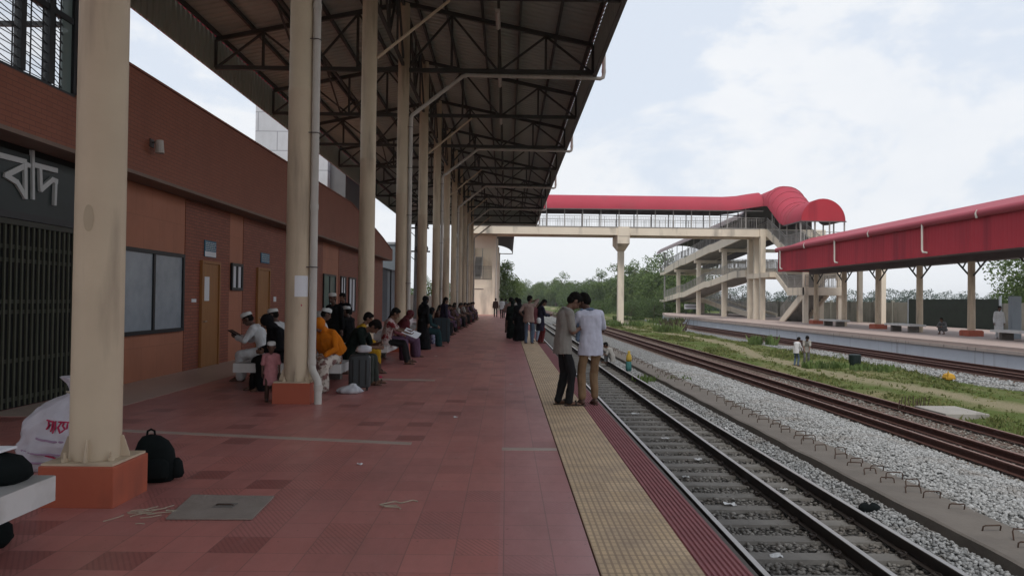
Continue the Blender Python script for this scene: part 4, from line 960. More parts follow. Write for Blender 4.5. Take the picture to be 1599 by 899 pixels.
def tree_proto(h, w, nleaf, lsize, m, seed, low=.25, nb=11):
    r = random.Random(seed); blobs = []
    for i in range(nb):
        t = r.random(); z = h * (low + (1 - low) * (.12 + .76 * t)); rr = w * (.62 - .42 * abs(t - .35)) ; a = r.uniform(0, 6.28); d = rr * r.uniform(.15, .95)
        s = w * r.uniform(.26, .42) * (1.1 - .45 * t); blobs.append((d * math.cos(a), d * math.sin(a), z, s, s, s * r.uniform(.65, .95)))
    blobs.append((0, 0, h * .92, w * .2, w * .2, h * .09))
    crown = leaf_mesh('crown', blobs, nleaf, lsize, m, seed)
    mb = MB(); mb.tube([(0, 0, -.5), (.05, 0, h * .3), (.0, .1, h * .6), (0, 0, h * .85)], [w * .055, w * .042, w * .028, .02], 8)
    for b in blobs[:6]: mb.tube([(0, 0, h * .3 + b[2] * .15), (b[0] * .5, b[1] * .5, (h * .35 + b[2]) * .5), (b[0], b[1], b[2])], [w * .03, w * .02, .015], 6)
    return crown, mb.mesh('trunk', M['bark'])
PROT = [tree_proto(9, 7.5, 5200, .20, M['leaf'], 1, .12, 14), tree_proto(10, 6.0, 5200, .20, M['leaf2'], 2, .12, 13), tree_proto(7.5, 8.0, 5000, .20, M['leaf3'], 3, .05, 14), tree_proto(11, 5.5, 5200, .20, M['leaf'], 4, .2, 14)]
def tree(p, x, y, z, s, label, group=None, sz=1.0, name='tree'):
    crown, trunk = PROT[p]; t = thing(name, label, 'tree', (x, y, z), random.uniform(0, 6.28), group); t.scale = (s, s, s * sz)
    link('trunk', trunk, t); link('crown', crown, t); return t
G1 = 'bushy trees in the green belt beyond the tracks'
L1 = ['dense mid green bushy tree in the belt beyond the tracks', 'pale green loose tree in the belt beyond the tracks', 'low dark green spreading tree in the belt beyond the tracks', 'tall narrow green tree standing above the belt beyond the tracks']
# belt that comes closer from the left (far) to the right (near)
r = random.Random(5)
def lerp(a, b, t): return a + (b - a) * t
for i in range(46):
    t = i / 45; u = t ** 1.2
    y = lerp(330, 128, t) + r.uniform(-10, 10); px = lerp(806, 1075, u) + r.uniform(-4, 4)
    x = (px - 791) / 1150 * y; p = r.choice([0, 1, 2, 0, 3]); s = r.uniform(.8, 1.1) * (1.15 if t < .6 else 1.12)
    if i in (33, 36, 39, 40): p, s = 3, 1.2
    tree(p, x, y, -1.3, s, L1[p], G1)
for i in range(20):   # second, nearer line of bushes
    y = r.uniform(112, 150); px = lerp(885, 1050, r.random()); x = (px - 791) / 1150 * y; tree(2, x, y, -1.4, r.uniform(.35, .5), 'low bushy scrub at the foot of the tree belt beyond the tracks', 'scrub bushes at the foot of the tree belt', name='bush')
for (px, y, p, s, l) in ((786, 120, 1, .85, 'light green tree showing past the bridge tower at the platform end'), (776, 128, 0, .75, 'green tree half hidden by the bridge tower at the platform end'), (662, 110, 0, .62, 'green tree seen between the cream columns left of the tower'), (690, 120, 1, .55, 'pale tree glimpsed between the far cream columns'), (632, 95, 2, .45, 'low dark tree behind the utility pole')):
    tree(p, (px - 791) / 1150 * y, y, -.5, s, l)
L2 = 'distant blue green tree on the skyline beyond the far platform wall'
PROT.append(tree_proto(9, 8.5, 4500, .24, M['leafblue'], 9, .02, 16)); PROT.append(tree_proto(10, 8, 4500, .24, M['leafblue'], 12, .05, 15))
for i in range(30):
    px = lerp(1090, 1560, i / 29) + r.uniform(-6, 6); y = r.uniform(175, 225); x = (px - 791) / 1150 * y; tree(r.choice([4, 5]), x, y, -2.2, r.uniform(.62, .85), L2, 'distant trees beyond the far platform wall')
BIG = tree_proto(7.0, 6.5, 15000, .13, M['leaf'], 21, .12, 18); PROT.append(BIG)
tree(6, 42.6, 56, -.6, 1.0, 'leafy roadside tree behind the wall under the right end of the red canopy'); tree(6, 46.5, 62, -.6, 1.15, 'second leafy tree at the right edge of the photo behind the far canopy')
# weeds: tall clumps on the verge
def weeds(x, y, n, h, w, label, m='leaf2', group=None):
    mb = MB(); z = ground_z(x, y)
    for i in range(n):
        a = random.uniform(0, 6.28); d = w * math.sqrt(random.random()); px, py = x + d * math.cos(a), y + d * math.sin(a) * .8; hh = h * random.uniform(.5, 1.1); lx, ly = random.gauss(0, .25) * hh, random.gauss(0, .25) * hh; ww = random.uniform(.02, .05) * (1 + y / 60)
        ca, sa = math.cos(a) * ww, math.sin(a) * ww
        mb.add([(px - ca, py - sa, z - .02), (px + ca, py + sa, z - .02), (px + ca + lx * .6, py + sa + ly * .6, z + hh * .6), (px + lx, py + ly, z + hh)], [(0, 1, 2, 3)])
    o = mb.build('weed_clump', M[m]); tag(o, label, 'weeds', group)
weeds(13.6, 62, 160, .8, 1.2, 'tall green weeds just in front of the dark tangled bush on the verge'); weeds(15.4, 44, 110, .6, .8, 'tall green weeds on the verge left of the two boys', 'leaf')
weeds(12.6, 29.0, 160, .3, .9, 'short weeds round the feet of the two boys', 'leaf'); weeds(13.8, 27.6, 120, .25, .8, 'short weeds beside the black drum on the verge', 'leaf'); weeds(5.1, 24, 200, .3, 1.0, 'low weeds growing along the concrete drain behind the two men', 'leaf')
for (x, y) in ((11.6, 72), (16.8, 78), (9.5, 80), (14, 84), (18.5, 84)): weeds(x, y, 160, .55, 1.8, 'weeds around the foot of the footbridge pier', 'leaf', 'weeds by the footbridge pier')
bt = MB(); 
for i in range(90):
    a = random.uniform(0, 6.28); d = random.random() ** .5; p0 = Vector((15.1 + d * 1.1 * math.cos(a), 66 + d * .8 * math.sin(a), ground_z(15, 66) - .05)); p1 = p0 + Vector((random.gauss(0, .35), random.gauss(0, .3), random.uniform(.5, 1.25))); bt.tube([p0, (p0 + p1) / 2 + Vector((random.gauss(0, .08), 0, .05)), p1], [.03, .022, .012], 5)
tag(bt.build('tangled_bush', M['rustiron']), 'dark bare tangled bush on the verge by the far track', 'bush')

# ------------------------------------------------------------------ props on the verge and platform
def dome_rings(f, n=18): return f
o = MB().tube([(14.05, 29.6, -1.02), (14.05, 29.6, -.98), (14.05, 29.6, -.50), (14.05, 29.6, -.47)], [.20, .225, .235, .20], 18).build('plastic_drum', M['bin'], smooth=40); tag(o, 'small black plastic drum standing on the grass right of the two boys', 'drum')
mb = MB(); mb.loft([[(15.2 + a * sx, 25.2 + b * sy, z) for sx, sy in ((-1, -1), (1, -1), (1, 1), (-1, 1))] for a, b, z in ((.15, .12, -1.0), (.17, .13, -.93), (.13, .10, -.82), (.05, .04, -.78))]); mb.box(15.05, 15.09, 25.0, 25.04, -.84, -.70); o = mb.build('yellow_marker', M['yellow'], bevel=.01); tag(o, 'small bright yellow marker block on the pale ballast edge', 'marker')
cs = thing('concrete_pad', 'low concrete pad with rusty bars sticking up beside the rusty track', 'concrete pad', (10.1, 17.2, -1)); MB().box(9.95, 10.95, 16.6, 17.9, -1.1, -.90).build('pad', M['conc'], cs, bevel=.015)
for i in range(16): 
    x = 9.55 + i * .05; h = random.uniform(.12, .3); MB().tube([(x, 17.9 + random.uniform(-.1, .1), -1.0), (x + random.uniform(-.03, .05), 17.9, -.95 + h)], .010, 5).build('bar', M['rustiron'], cs)
o = MB().loft([[(4.62 + a * math.cos(t), 9.3 + b * math.sin(t) * .7, z + .02 * math.sin(3 * t)) for t in [2 * math.pi * k / 12 for k in range(12)]] for a, b, z in ((.10, .10, -1.07), (.15, .14, -1.03), (.12, .12, -.99), (.04, .05, -.965))]).build('rag', M['backpack'], smooth=True); tag(o, 'crumpled dark rag on the stones between the shiny rail and the drain', 'rag')
def litter(x, y, z, s, label, m='litter', group=None):
    mb = MB(); n = 5; vs = []
    for j in range(n):
        for i in range(n): vs.append((x + (i / (n - 1) - .5) * s, y + (j / (n - 1) - .5) * s * .7, z + .004 + random.uniform(0, .25) * s))
    mb.add(vs, [(j * n + i, j * n + i + 1, (j + 1) * n + i + 1, (j + 1) * n + i) for j in range(n - 1) for i in range(n - 1)])
    o = mb.build('litter', M[m]); sm = o.modifiers.new('thick', 'SOLIDIFY'); sm.thickness = .003; tag(o, label, 'litter', group)
for (x, y, s) in ((2.9, 9.5, .16), (3.05, 14, .14), (2.8, 7.6, .13), (3.9, 10.3, .10), (3.0, 17, .16), (4.6, 15.2, .14), (3.2, 12.2, .12), (2.7, 11.0, .10)): litter(x, y, -1.06, s, 'scrap of white litter between the rails', group='white litter scraps on the tracks')
litter(3.35, 6.4, -1.05, .10, 'small orange scrap beside the inner shiny rail', 'orange')
for (x, y) in ((-.65, 9.7), (-1.35, 6.9), (-1.9, 20), (.1, 13.5)): litter(x, y, .0, .05, 'tiny pale scrap on the red platform floor', group='pale scraps on the floor')
# straw twist and strips on the floor
tw_ = thing('straw_twist', 'pale straw twist lying alone on the red tiles', 'straw', (-.8, 5.55, 0))
for q in ([(-.93, 5.55), (-.83, 5.62), (-.78, 5.60)], [(-.93, 5.55), (-.88, 5.48), (-.78, 5.49), (-.76, 5.43)], [(-.78, 5.60), (-.70, 5.66), (-.66, 5.65)], [(-.90, 5.53), (-.80, 5.515)]): MB().tube([(a, b, .007 + .006 * (i % 2)) for i, (a, b) in enumerate(q)], .005, 5).build('stalk', M['straw'], tw_)
st_ = thing('scattered_straw', 'loose straw scattered at the corner of the concrete cover', 'straw', (-2.55, 5.2, 0))
for i in range(16):
    x = random.uniform(-2.75, -2.35); y = random.uniform(5.0, 5.35); a = random.uniform(-.5, .9); l = random.uniform(.05, .2); MB().tube([(x, y, .006 + .004 * (i % 3)), (x + l * .5 * math.cos(a), y + l * .5 * math.sin(a), .012), (x + l * math.cos(a + .3), y + l * math.sin(a + .3), .006)], .0035, 5).build('stalk', M['straw'], st_)
cv = thing('manhole_cover', 'square grey concrete inspection cover let into the red tiles', 'cover', (-2.05, 5.45, 0))
MB().prism([(-2.34, 5.14, .004), (-1.75, 5.15, .004), (-1.78, 5.74, .004), (-2.42, 5.76, .004)], (0, 0, .010)).build('slab', M['cover'], cv); MB().box(-2.13, -1.98, 5.40, 5.52, .0141, .0165).build('lifting_recess', M['conc_dark'], cv)
mb = MB().tube([(-2.12, 5.46, .018), (-2.10, 5.46, .024), (-2.01, 5.46, .024), (-1.99, 5.46, .018)], .005, 6); mb.build('lifting_handle', M['rustiron'], cv)

def wrk(c, s, z, wr): return wr * (noise.noise((c * 5, s * 5, z * 13)) + .6 * noise.noise((c * 11 + 4, s * 11, z * 24))) if wr else 0
def blob(rings, n=20, jit=0.0, seed=0, fold=0, wr=0):
    """rings: (z, rx, ry, cx, cy, squareness)"""
    out = []
    for (z, rx, ry, cx, cy, sq) in rings:
        ring = []
        for k in range(n):
            t = 2 * math.pi * k / n; c, s = math.cos(t), math.sin(t); e = 2 / sq
            x = abs(c) ** e * (1 if c > 0 else -1) * rx; y = abs(s) ** e * (1 if s > 0 else -1) * ry
            j = 1 + jit * noise.noise((c * 2.2 + seed, s * 2.2, z * 6)) + fold * math.sin(t * 7 + seed + z * 9) + wrk(c, s, z, wr)
            ring.append((cx + x * j, cy + y * j, z))
        out.append(ring)
    return MB().loft(out)
# backpack beside the nearest column
bp = thing('backpack', 'black backpack leaning against the orange base of the nearest column', 'backpack', (-2.93, 6.22, 0), R_(12)); bp.scale = (.9, .9, .97)
blob([(.0, .15, .085, 0, 0, 3), (.03, .175, .10, 0, 0, 3), (.14, .18, .115, 0, 0, 3), (.26, .165, .11, -.005, 0, 3), (.34, .13, .09, -.02, 0, 2.6), (.385, .08, .06, -.035, 0, 2.2), (.40, .02, .02, -.04, 0, 2)], jit=.12, seed=3).build('bag_body', M['backpack'], bp, local=True, smooth=True)
blob([(.04, .11, .05, .02, -.10, 3), (.06, .125, .06, .02, -.10, 3), (.17, .12, .055, .02, -.10, 3), (.21, .08, .03, .02, -.09, 2.5)], jit=.1, seed=5).build('front_pocket', M['backpack'], bp, local=True, smooth=True)
blob([(.03, .05, .055, .19, 0, 2.4), (.06, .06, .065, .195, 0, 2.4), (.16, .05, .06, .185, 0, 2.4), (.19, .03, .04, .18, 0, 2)], jit=.1, seed=8).build('side_pocket', M['backpack'], bp, local=True, smooth=True)
MB().tube([(-.075, 0, .39), (-.07, 0, .43), (-.04, 0, .445), (-.01, 0, .43), (-.005, 0, .385)], .010, 8).build('grab_loop', M['backpack'], bp, local=True)
for s in (-1, 1): MB().tube([(s * .06, .10, .33), (s * .08, .15, .25), (s * .09, .14, .12), (s * .10, .10, .05)], .014, 6).build('shoulder_strap', M['backpack'], bp, local=True)
# bag with a blue strap between the bench and the column
b2 = thing('bag', 'black bag with a blue strap lying on the far end of the nearest bench', 'bag', (-3.06, 4.33, .453), R_(4))
blob([(0, .24, .13, 0, 0, 3), (.03, .27, .15, 0, 0, 3), (.09, .27, .15, 0, 0, 2.8), (.14, .23, .12, 0, 0, 2.6), (.165, .16, .08, -.02, 0, 2.4), (.175, .05, .03, -.03, 0, 2)], jit=.1, seed=11).build('bag_body', M['backpack'], b2, local=True, smooth=True)
MB().tube([(.06, -.15, .02), (.08, -.165, .08), (.05, -.13, .145), (-.04, -.07, .175), (-.16, -.06, .172)], .016, 8).build('strap', M['strapblue'], b2, local=True)
o = MB().box(-3.30, -2.90, 4.26, 4.42, .634, .648).build('white_folder', M['paper'], bevel=.003); tag(o, 'thin white folder lying on the black bag with the blue strap', 'folder'); 
o = blob([(0, .16, .11, -3.22, 4.55, 2.4), (.05, .20, .13, -3.22, 4.55, 2.4), (.13, .18, .12, -3.22, 4.55, 2.3), (.20, .10, .07, -3.22, 4.55, 2)], jit=.15, seed=17).build('dark_bundle', M['backpack'], smooth=True); tag(o, 'small dark bundle on the floor under the nearest bench', 'bundle')
# white sack
SKX = -3.98
sk = thing('sack', 'big white woven sack with red print, tied at the neck, behind the first column', 'sack', (SKX, 6.75, 0)); sk.scale = (.94, .94, .94)
srings = [(0, .29, .28, 0, 0, 2.8), (.04, .35, .32, -.01, 0, 2.8), (.18, .375, .34, -.01, 0, 2.8), (.34, .35, .32, .0, 0, 2.8), (.48, .31, .29, .02, 0, 2.7), (.58, .25, .22, .03, 0, 2.4), (.65, .17, .15, .05, 0, 2), (.69, .08, .07, .07, 0, 2), (.73, .07, .06, .09, 0, 2), (.80, .14, .10, .13, 0, 2), (.86, .19, .13, .12, 0, 2), (.865, .10, .07, .12, 0, 2)]
fine = []
for a, b in zip(srings, srings[1:]):
    for q in range(6): fine.append(tuple(a[i] + (b[i] - a[i]) * q / 6 for i in range(6)))
fine.append(srings[-1])
blob(fine, 96, jit=.16, seed=2, fold=.012, wr=.085).build('sack_body', M['sack'], sk, local=True, smooth=True)
def sack_pt(a, z, lift=.012):
    for s1, s2 in zip(srings, srings[1:]):
        if s1[0] <= z <= s2[0]:
            t = (z - s1[0]) / (s2[0] - s1[0]); rx = s1[1] + (s2[1] - s1[1]) * t; ry = s1[2] + (s2[2] - s1[2]) * t; cx = s1[3] + (s2[3] - s1[3]) * t; break
    e = 2 / 2.2; c, s = math.cos(a), math.sin(a); x = abs(c) ** e * (1 if c > 0 else -1) * rx; y = abs(s) ** e * (1 if s > 0 else -1) * ry
    j = 1 + .16 * noise.noise((c * 2.2 + 2, s * 2.2, z * 6)) + .012 * math.sin(a * 7 + 2 + z * 9) + wrk(c, s, z, .085)
    return Vector((cx + x * j + c * lift, y * j + s * lift, z))
def sack_stroke(mb, pts, w):   # pts in (metres along, z); 0 = facing the camera
    mb.tube([sack_pt(R_(-92) + p / .40, z) for p, z in pts], w, 6)
for gl in ([[(-.02, .485), (.05, .475)], [(.0, .48), (-.005, .44), (.015, .45), (-.01, .40)], [(.05, .48), (.035, .38)]], [[(.07, .48), (.065, .37)]], [[(.09, .47), (.24, .455)], [(.12, .46), (.10, .42), (.13, .37), (.17, .40), (.14, .43), (.15, .455)], [(.19, .455), (.185, .36), (.22, .35), (.24, .39)]]):
    mb = MB()
    for s_ in gl: 
        fine_ = []
        for (a, b), (c, d) in zip(s_, s_[1:]): fine_ += [(a + (c - a) * q / 3, b + (d - b) * q / 3) for q in range(3)]
        sack_stroke(mb, fine_ + [s_[-1]], .0085)
    mb.build('printed_letter', M['sackink'], sk, local=True)
for z0, a0, a1, mm, w in ((.315, -.10, .34, 'sackband', .011), (.20, -.25, .34, 'sackband', .009), (.165, .02, .20, 'sackink', .008), (.11, -.2, .30, 'sackband', .010)):
    mb = MB(); sack_stroke(mb, [(a0 + (a1 - a0) * i / 14, z0 - .05 * i / 14) for i in range(15)], w); mb.build('print_band', M[mm], sk, local=True)
mb = MB(); mb.tube([(.08 + .085 * math.cos(t), .075 * math.sin(t), .71 + .006 * math.sin(2 * t)) for t in [i * 6.2832 / 16 for i in range(17)]], .010, 6); mb.build('neck_tie', M['straw'], sk, local=True)
# suitcase etc.
def suitcase(x, y, w, d, h, label, m, rz=0, top=False, cat='suitcase'):
    t = thing('suitcase', label, cat, (x, y, 0), rz)
    blob([(.05, w / 2 - .03, d / 2 - .02, 0, 0, 6), (.07, w / 2, d / 2, 0, 0, 6), (h - .05, w / 2, d / 2, 0, 0, 6), (h - .015, w / 2 - .02, d / 2 - .015, 0, 0, 5), (h, w / 2 - .06, d / 2 - .04, 0, 0, 4)], 32).build('case_body', M[m], t, local=True, smooth=30)
    for xx in (-.3, 0, .3): MB().box(xx * w - .012, xx * w + .012, -d / 2 - .008, -d / 2 + .01, .10, h - .08).build('ridge', M['rubber'], t, local=True)
    MB().tube([(-.08, 0, h - .01), (-.08, 0, h + .03), (.08, 0, h + .03), (.08, 0, h - .01)], .011, 8).build('handle', M['rubber'], t, local=True)
    for sx in (-1, 1):
        for sy in (-1, 1): MB().tube([(sx * (w / 2 - .07), sy * (d / 2 - .05), .03), (sx * (w / 2 - .04), sy * (d / 2 - .05), .03)], .03, 10).build('wheel', M['rubber'], t, local=True)
suitcase(-2.46, 12.45, .36, .24, .60, 'charcoal suitcase standing upright in front of the man in black', 'suitcase', R_(8))
o = blob([(.635, .09, .07, -2.40, 12.45, 2.2), (.66, .13, .09, -2.40, 12.45, 2.3), (.73, .12, .08, -2.39, 12.45, 2.2), (.76, .05, .03, -2.39, 12.45, 2)], jit=.15, seed=4).build('white_pouch', M['plastic'], smooth=True); tag(o, 'white pouch lying on top of the charcoal suitcase', 'pouch')
o = blob([(0, .14, .11, -2.55, 12.05, 2.2), (.03, .20, .14, -2.55, 12.05, 2.3), (.07, .19, .13, -2.56, 12.05, 2.2), (.10, .15, .10, -2.54, 12.05, 2.2), (.13, .07, .06, -2.50, 12.05, 2), (.15, .05, .05, -2.49, 12.05, 2), (.16, .02, .02, -2.49, 12.05, 2)], 40, jit=.55, seed=9, fold=.06).build('plastic_bag', M['plastic'], smooth=True); tag(o, 'crumpled white plastic carrier bag on the floor by the charcoal suitcase', 'plastic bag')
suitcase(-2.30, 26.0, .62, .40, .88, 'big teal black travel bag standing before the sitters down the platform', 'suitcase2', R_(10), cat='travel bag')
def sandal_pair(x, y, rz, label, m):
    t = thing('sandals', label, 'sandals', (x, y, 0), rz)
    for s in (-1, 1):
        a = blob([(0, .045, .125, s * .07, 0, 2.4), (.018, .045, .125, s * .07, 0, 2.4), (.02, .03, .1, s * .07, 0, 2.4)], 16).build('sole', m, t, local=True); MB().tube([(s * .07 - .04, .03, .015), (s * .07, .05, .06), (s * .07 + .04, .03, .015)], .010, 6).build('strap', m, a, local=True)
sandal_pair(-2.55, 14.5, R_(-80), 'pair of reddish sandals left on the floor right of the suitcase', M['sackink'])
o = blob([(-.90 + z, a, b, 4.55, 27.3, 2.4) for z, a, b in ((-.15, .09, .085), (.0, .105, .09), (.20, .10, .09), (.22, .09, .08))], 18, jit=.1, seed=31).build('teal_sack', mat('teal_cloth', (.05, .17, .16), .8, scale=14), smooth=True); tag(o, 'teal lower bundle of the pair stacked beside the shiny rail', 'bundle')
o = blob([(-.90 + z, a, b, 4.56, 27.3, 2.3) for z, a, b in ((.225, .095, .085), (.32, .105, .09), (.46, .085, .08), (.52, .04, .04), (.58, .055, .05), (.62, .03, .03))], 18, jit=.12, seed=32).build('yellow_sack', mat('yellow_cloth', (.46, .31, .05), .8, scale=14), smooth=True); tag(o, 'yellow upper bundle of the pair stacked beside the shiny rail', 'bundle')
#PART5
# ------------------------------------------------------------------ people
TMP = bpy.data.scenes.new('remesh_room'); RAW = []
RO = bpy.data.objects.new('remesh_tmp', bpy.data.meshes.new('remesh_empty')); TMP.collection.objects.link(RO)
_r = RO.modifiers.new('r', 'REMESH'); _r.mode = 'VOXEL'; _s = RO.modifiers.new('s', 'SMOOTH'); _s.factor = .5
def remesh(mb, name, vox, mats, smooth=3, disp=0.0, dscale=7.0, seed=0.0, paint=None, aniso=(1, 1, .55)):
    me = mb.mesh(name + '_raw', mats); RAW.append(me); o = RO; o.data = me
    o.modifiers['r'].voxel_size = vox; o.modifiers['s'].iterations = smooth
    vl = TMP.view_layers[0]; vl.update(); dg = vl.depsgraph; out = bpy.data.meshes.new_from_object(o.evaluated_get(dg))
    out.name = name
    if disp:
        n = len(out.vertices); co_ = np.empty(n * 3, np.float32); no_ = np.empty(n * 3, np.float32)
        out.vertices.foreach_get('co', co_); out.vertex_normals.foreach_get('vector', no_); co_ = co_.reshape(-1, 3); no_ = no_.reshape(-1, 3)
        qs = co_ * np.array([dscale * a for a in aniso], np.float32); qs[:, 0] += seed
        dd = np.array([noise.noise(q) + .5 * noise.noise((q[0] * 2.1, q[1] * 2.1, q[2] * 2.1 + 4)) for q in qs.tolist()], np.float32)
        out.vertices.foreach_set('co', (co_ + no_ * (dd * disp)[:, None]).ravel())
    out.polygons.foreach_set('use_smooth', [True] * len(out.polygons))
    out.materials.clear()
    for m in (mats if isinstance(mats, list) else [mats]): out.materials.append(m)
    if paint:
        for p in out.polygons: p.material_index = paint(p.center)
    else: out.polygons.foreach_set('material_index', [0] * len(out.polygons))
    out.update(); return out
def ik(S_, T_, l1, l2, hint):
    S_, T_ = Vector(S_), Vector(T_); d = T_ - S_; L = min(d.length, (l1 + l2) * .995); d.normalize(); T_ = S_ + d * L
    a = (l1 * l1 - l2 * l2 + L * L) / (2 * L); h = math.sqrt(max(0, l1 * l1 - a * a)); hv = Vector(hint); hv = (hv - d * hv.dot(d)).normalized()
    return S_ + d * a + hv * h, T_
def person(label, loc, yaw, height=1.66, vox=.014, sit=None, lean=4, side=0, hp=12, hy=0, hroll=0, hands=None, feet=None, top=None, sleeve='short', bottom=None, hair='short', skin=None, group=None, pelvis=None, shoes=SANDAL, girth=1.0, cat='person', hem=.09, roll_cuff=False, hand_pose='relax', elbow=None, scarf=None, collar=None, hs=1.06, cape=.27):
    k = height / 1.67; skin = skin or SKIN
    t = thing('person', label, cat, loc, yaw, group); t.scale = (k, k, k)
    up = Vector((0, 0, 1))
    if pelvis is None: pelvis = (0, 0, .90) if sit is None else (0, -.02, sit / k + .105)
    P_ = Vector(pelvis)
    def rot(l, s): return Matrix.Rotation(R_(s), 3, 'Y') @ Matrix.Rotation(R_(-l), 3, 'X')
    R1 = rot(lean * .45, side * .5); R2 = rot(lean, side); R3 = rot(lean * 1.35, side)
    waist = P_ + R1 @ Vector((0, 0, .16)); chest = waist + R2 @ Vector((0, 0, .19)); shl = chest + R3 @ Vector((0, 0, .12)); neck = shl + R3 @ Vector((0, .005, .045))
    RH = Matrix.Rotation(R_(hy), 3, 'Z') @ Matrix.Rotation(R_(hroll), 3, 'Y') @ Matrix.Rotation(R_(-(hp)), 3, 'X')
    head = neck + (R3 @ Vector((0, .02, .055))) + RH @ Vector((0, .018, .098 * hs))
    sh = [shl + R3 @ Vector((s * .165 * girth, -.005, -.026)) for s in (-1, 1)]
    if hands is None: hands = [(-.25, .04, P_.z - .14), (.25, .04, P_.z - .14)] if sit is None else [(-.12, .34, P_.z + .10), (.12, .34, P_.z + .10)]
    el = elbow or [(-.6, -.7, -.3), (.6, -.7, -.3)]
    arms = [ik(sh[i], hands[i], .275, .245, el[i]) for i in (0, 1)]
    hip = [P_ + Vector((s * .092, 0, -.03)) for s in (-1, 1)]
    if feet is None: feet = [(-.10, -.02, .075), (.11, .03, .075)] if sit is None else [(-.11, .40, .075), (.11, .42, .075)]
    legs = [ik(hip[i], feet[i], .415, .40, (0.04 * (-1, 1)[i], 1, .12)) for i in (0, 1)]
    def ring_ell(c, Rm, rx, ry): return [c + Rm @ Vector((rx * math.cos(a), ry * math.sin(a), 0)) for a in [2 * math.pi * q / 16 for q in range(16)]]
    def torso(mb, e=0.0, lo=-.06, hemr=0):
        g = girth
        rings = []
        if lo < -.06: rings.append(ring_ell(P_ + Vector((0, 0, lo)), Matrix.Identity(3), (.165 + e + hemr) * g, (.106 + e + hemr)))
        rings += [ring_ell(P_ + Vector((0, 0, -.05)), Matrix.Identity(3), (.163 + e) * g, .108 + e), ring_ell(P_ + R1 @ Vector((0, 0, .06)), R1, (.156 + e) * g, .104 + e), ring_ell(waist, R1, (.142 + e) * g, .095 + e), ring_ell(chest, R2, (.162 + e) * g, .105 + e), ring_ell(chest + R2 @ Vector((0, 0, .08)), R2, (.165 + e) * g, .108 + e), ring_ell(shl, R3, (.135 + e) * g, .078 + e), ring_ell(shl + R3 @ Vector((0, 0, .03)), R3, .075 + e, .06 + e)]
        mb.loft(rings)
        for s in sh: mb.cap(shl + (s - shl) * .3, s, .058 + e, .052 + e)
    # body: one continuous figure
    mb = MB(); torso(mb, -.006)
    mb.cap(shl, neck + (head - neck) * .55, .052, .047)
    H = lambda x, y, z: head + RH @ (Vector((x, y, z)) * hs); hr = lambda *t: tuple(q * hs for q in t)
    mb.ell(H(0, -.012, .025), hr(.073, .092, .088), RH, 16, 12); mb.ell(H(0, .022, -.04), hr(.056, .064, .074), RH, 14, 10); mb.ell(H(0, .045, -.075), hr(.032, .035, .03), RH)
    mb.cap(H(0, .082, .008), H(0, .102, -.028), .010, .015); mb.cap(H(-.035, .072, .026), H(.035, .072, .026), .014)
    mb.cap(H(-.02, .079, -.052), H(.02, .079, -.052), .010)
    for s in (-1, 1): mb.ell(H(s * .076, -.008, -.005), hr(.012, .022, .032), RH)
    for i, s in enumerate((-1, 1)):
        e_, w_ = arms[i]; mb.cap(sh[i], e_, .047, .037); mb.cap(e_, w_, .038, .026)
        fd = (w_ - e_).normalized()
        # hand: palm, four fingers, thumb
        inw = Vector((-s, 0, 0)); pn = (inw - fd * inw.dot(fd)).normalized() if hand_pose != 'hold' else (Vector((0, 0, 1)) - fd * fd.z).normalized()
        sd = fd.cross(pn).normalized()
        if sd.y < 0 and hand_pose != 'hold': sd = -sd
        if hand_pose == 'hold' and sd.x * s > 0: sd = -sd
        pc = w_ + fd * .045
        for q in (-1, 0, 1): mb.cap(w_ + fd * .01 + sd * q * .014, w_ + fd * .085 + sd * q * .024, .015, .015)
        for q, ln in zip((-1.5, -.5, .5, 1.5), (.058, .072, .078, .068)):
            b0 = w_ + fd * .088 + sd * q * .0195; b1 = b0 + (fd * .9 + pn * .45) * ln * .55; b2 = b1 + (fd * .35 + pn * .95) * ln * .5
            mb.cap(b0, b1, .0105, .0095, 8); mb.cap(b1, b2, .0095, .0085, 8)
        th0 = w_ + fd * .025 + sd * .025; th1 = th0 + (sd * .8 + fd * .6 + pn * .3).normalized() * .045; th2 = th1 + (fd * .9 + pn * .4).normalized() * .035
        mb.cap(th0, th1, .013, .011, 8); mb.cap(th1, th2, .011, .009, 8)
    for i, s in enumerate((-1, 1)):
        kn, an = legs[i]; mb.cap(hip[i], kn, .068, .052); mb.cap(kn, an, .053, .034)
        fdir = Vector((.10 * s, 1, 0)).normalized()
        if sit is not None and feet[i][1] > .55: pass
        mb.cap(an + Vector((0, -.02, -.03)), an + fdir * .10 + Vector((0, 0, -.045)), .036, .030); mb.cap(an + fdir * .09 + Vector((0, 0, -.047)), an + fdir * .165 + Vector((0, 0, -.055)), .032, .018)
        for q in range(4): mb.cap(an + fdir * .15 + Vector((.014 * (q - 1.5), 0, -.055)), an + fdir * (.19 - .008 * abs(q - 1.5 + s)) + Vector((.016 * (q - 1.5), 0, -.06)), .010, .009, 6)
    eyeL, eyeR, mouth = H(-.033, .080, .006), H(.033, .080, .006), H(0, .088, -.053)
    def paint(c):
        if (c - eyeL).length < .013 or (c - eyeR).length < .013: return 1
        q = RH.inverted() @ (c - head)
        if abs(q.x) < .024 and abs(q.z + .053) < .009 and q.y > .078: return 2
        return 0
    bd = remesh(mb, 'body', vox * .8, [skin, EYE, LIP], 2, paint=paint if vox < .013 else None)
    link('body', bd, t)
    vx = vox
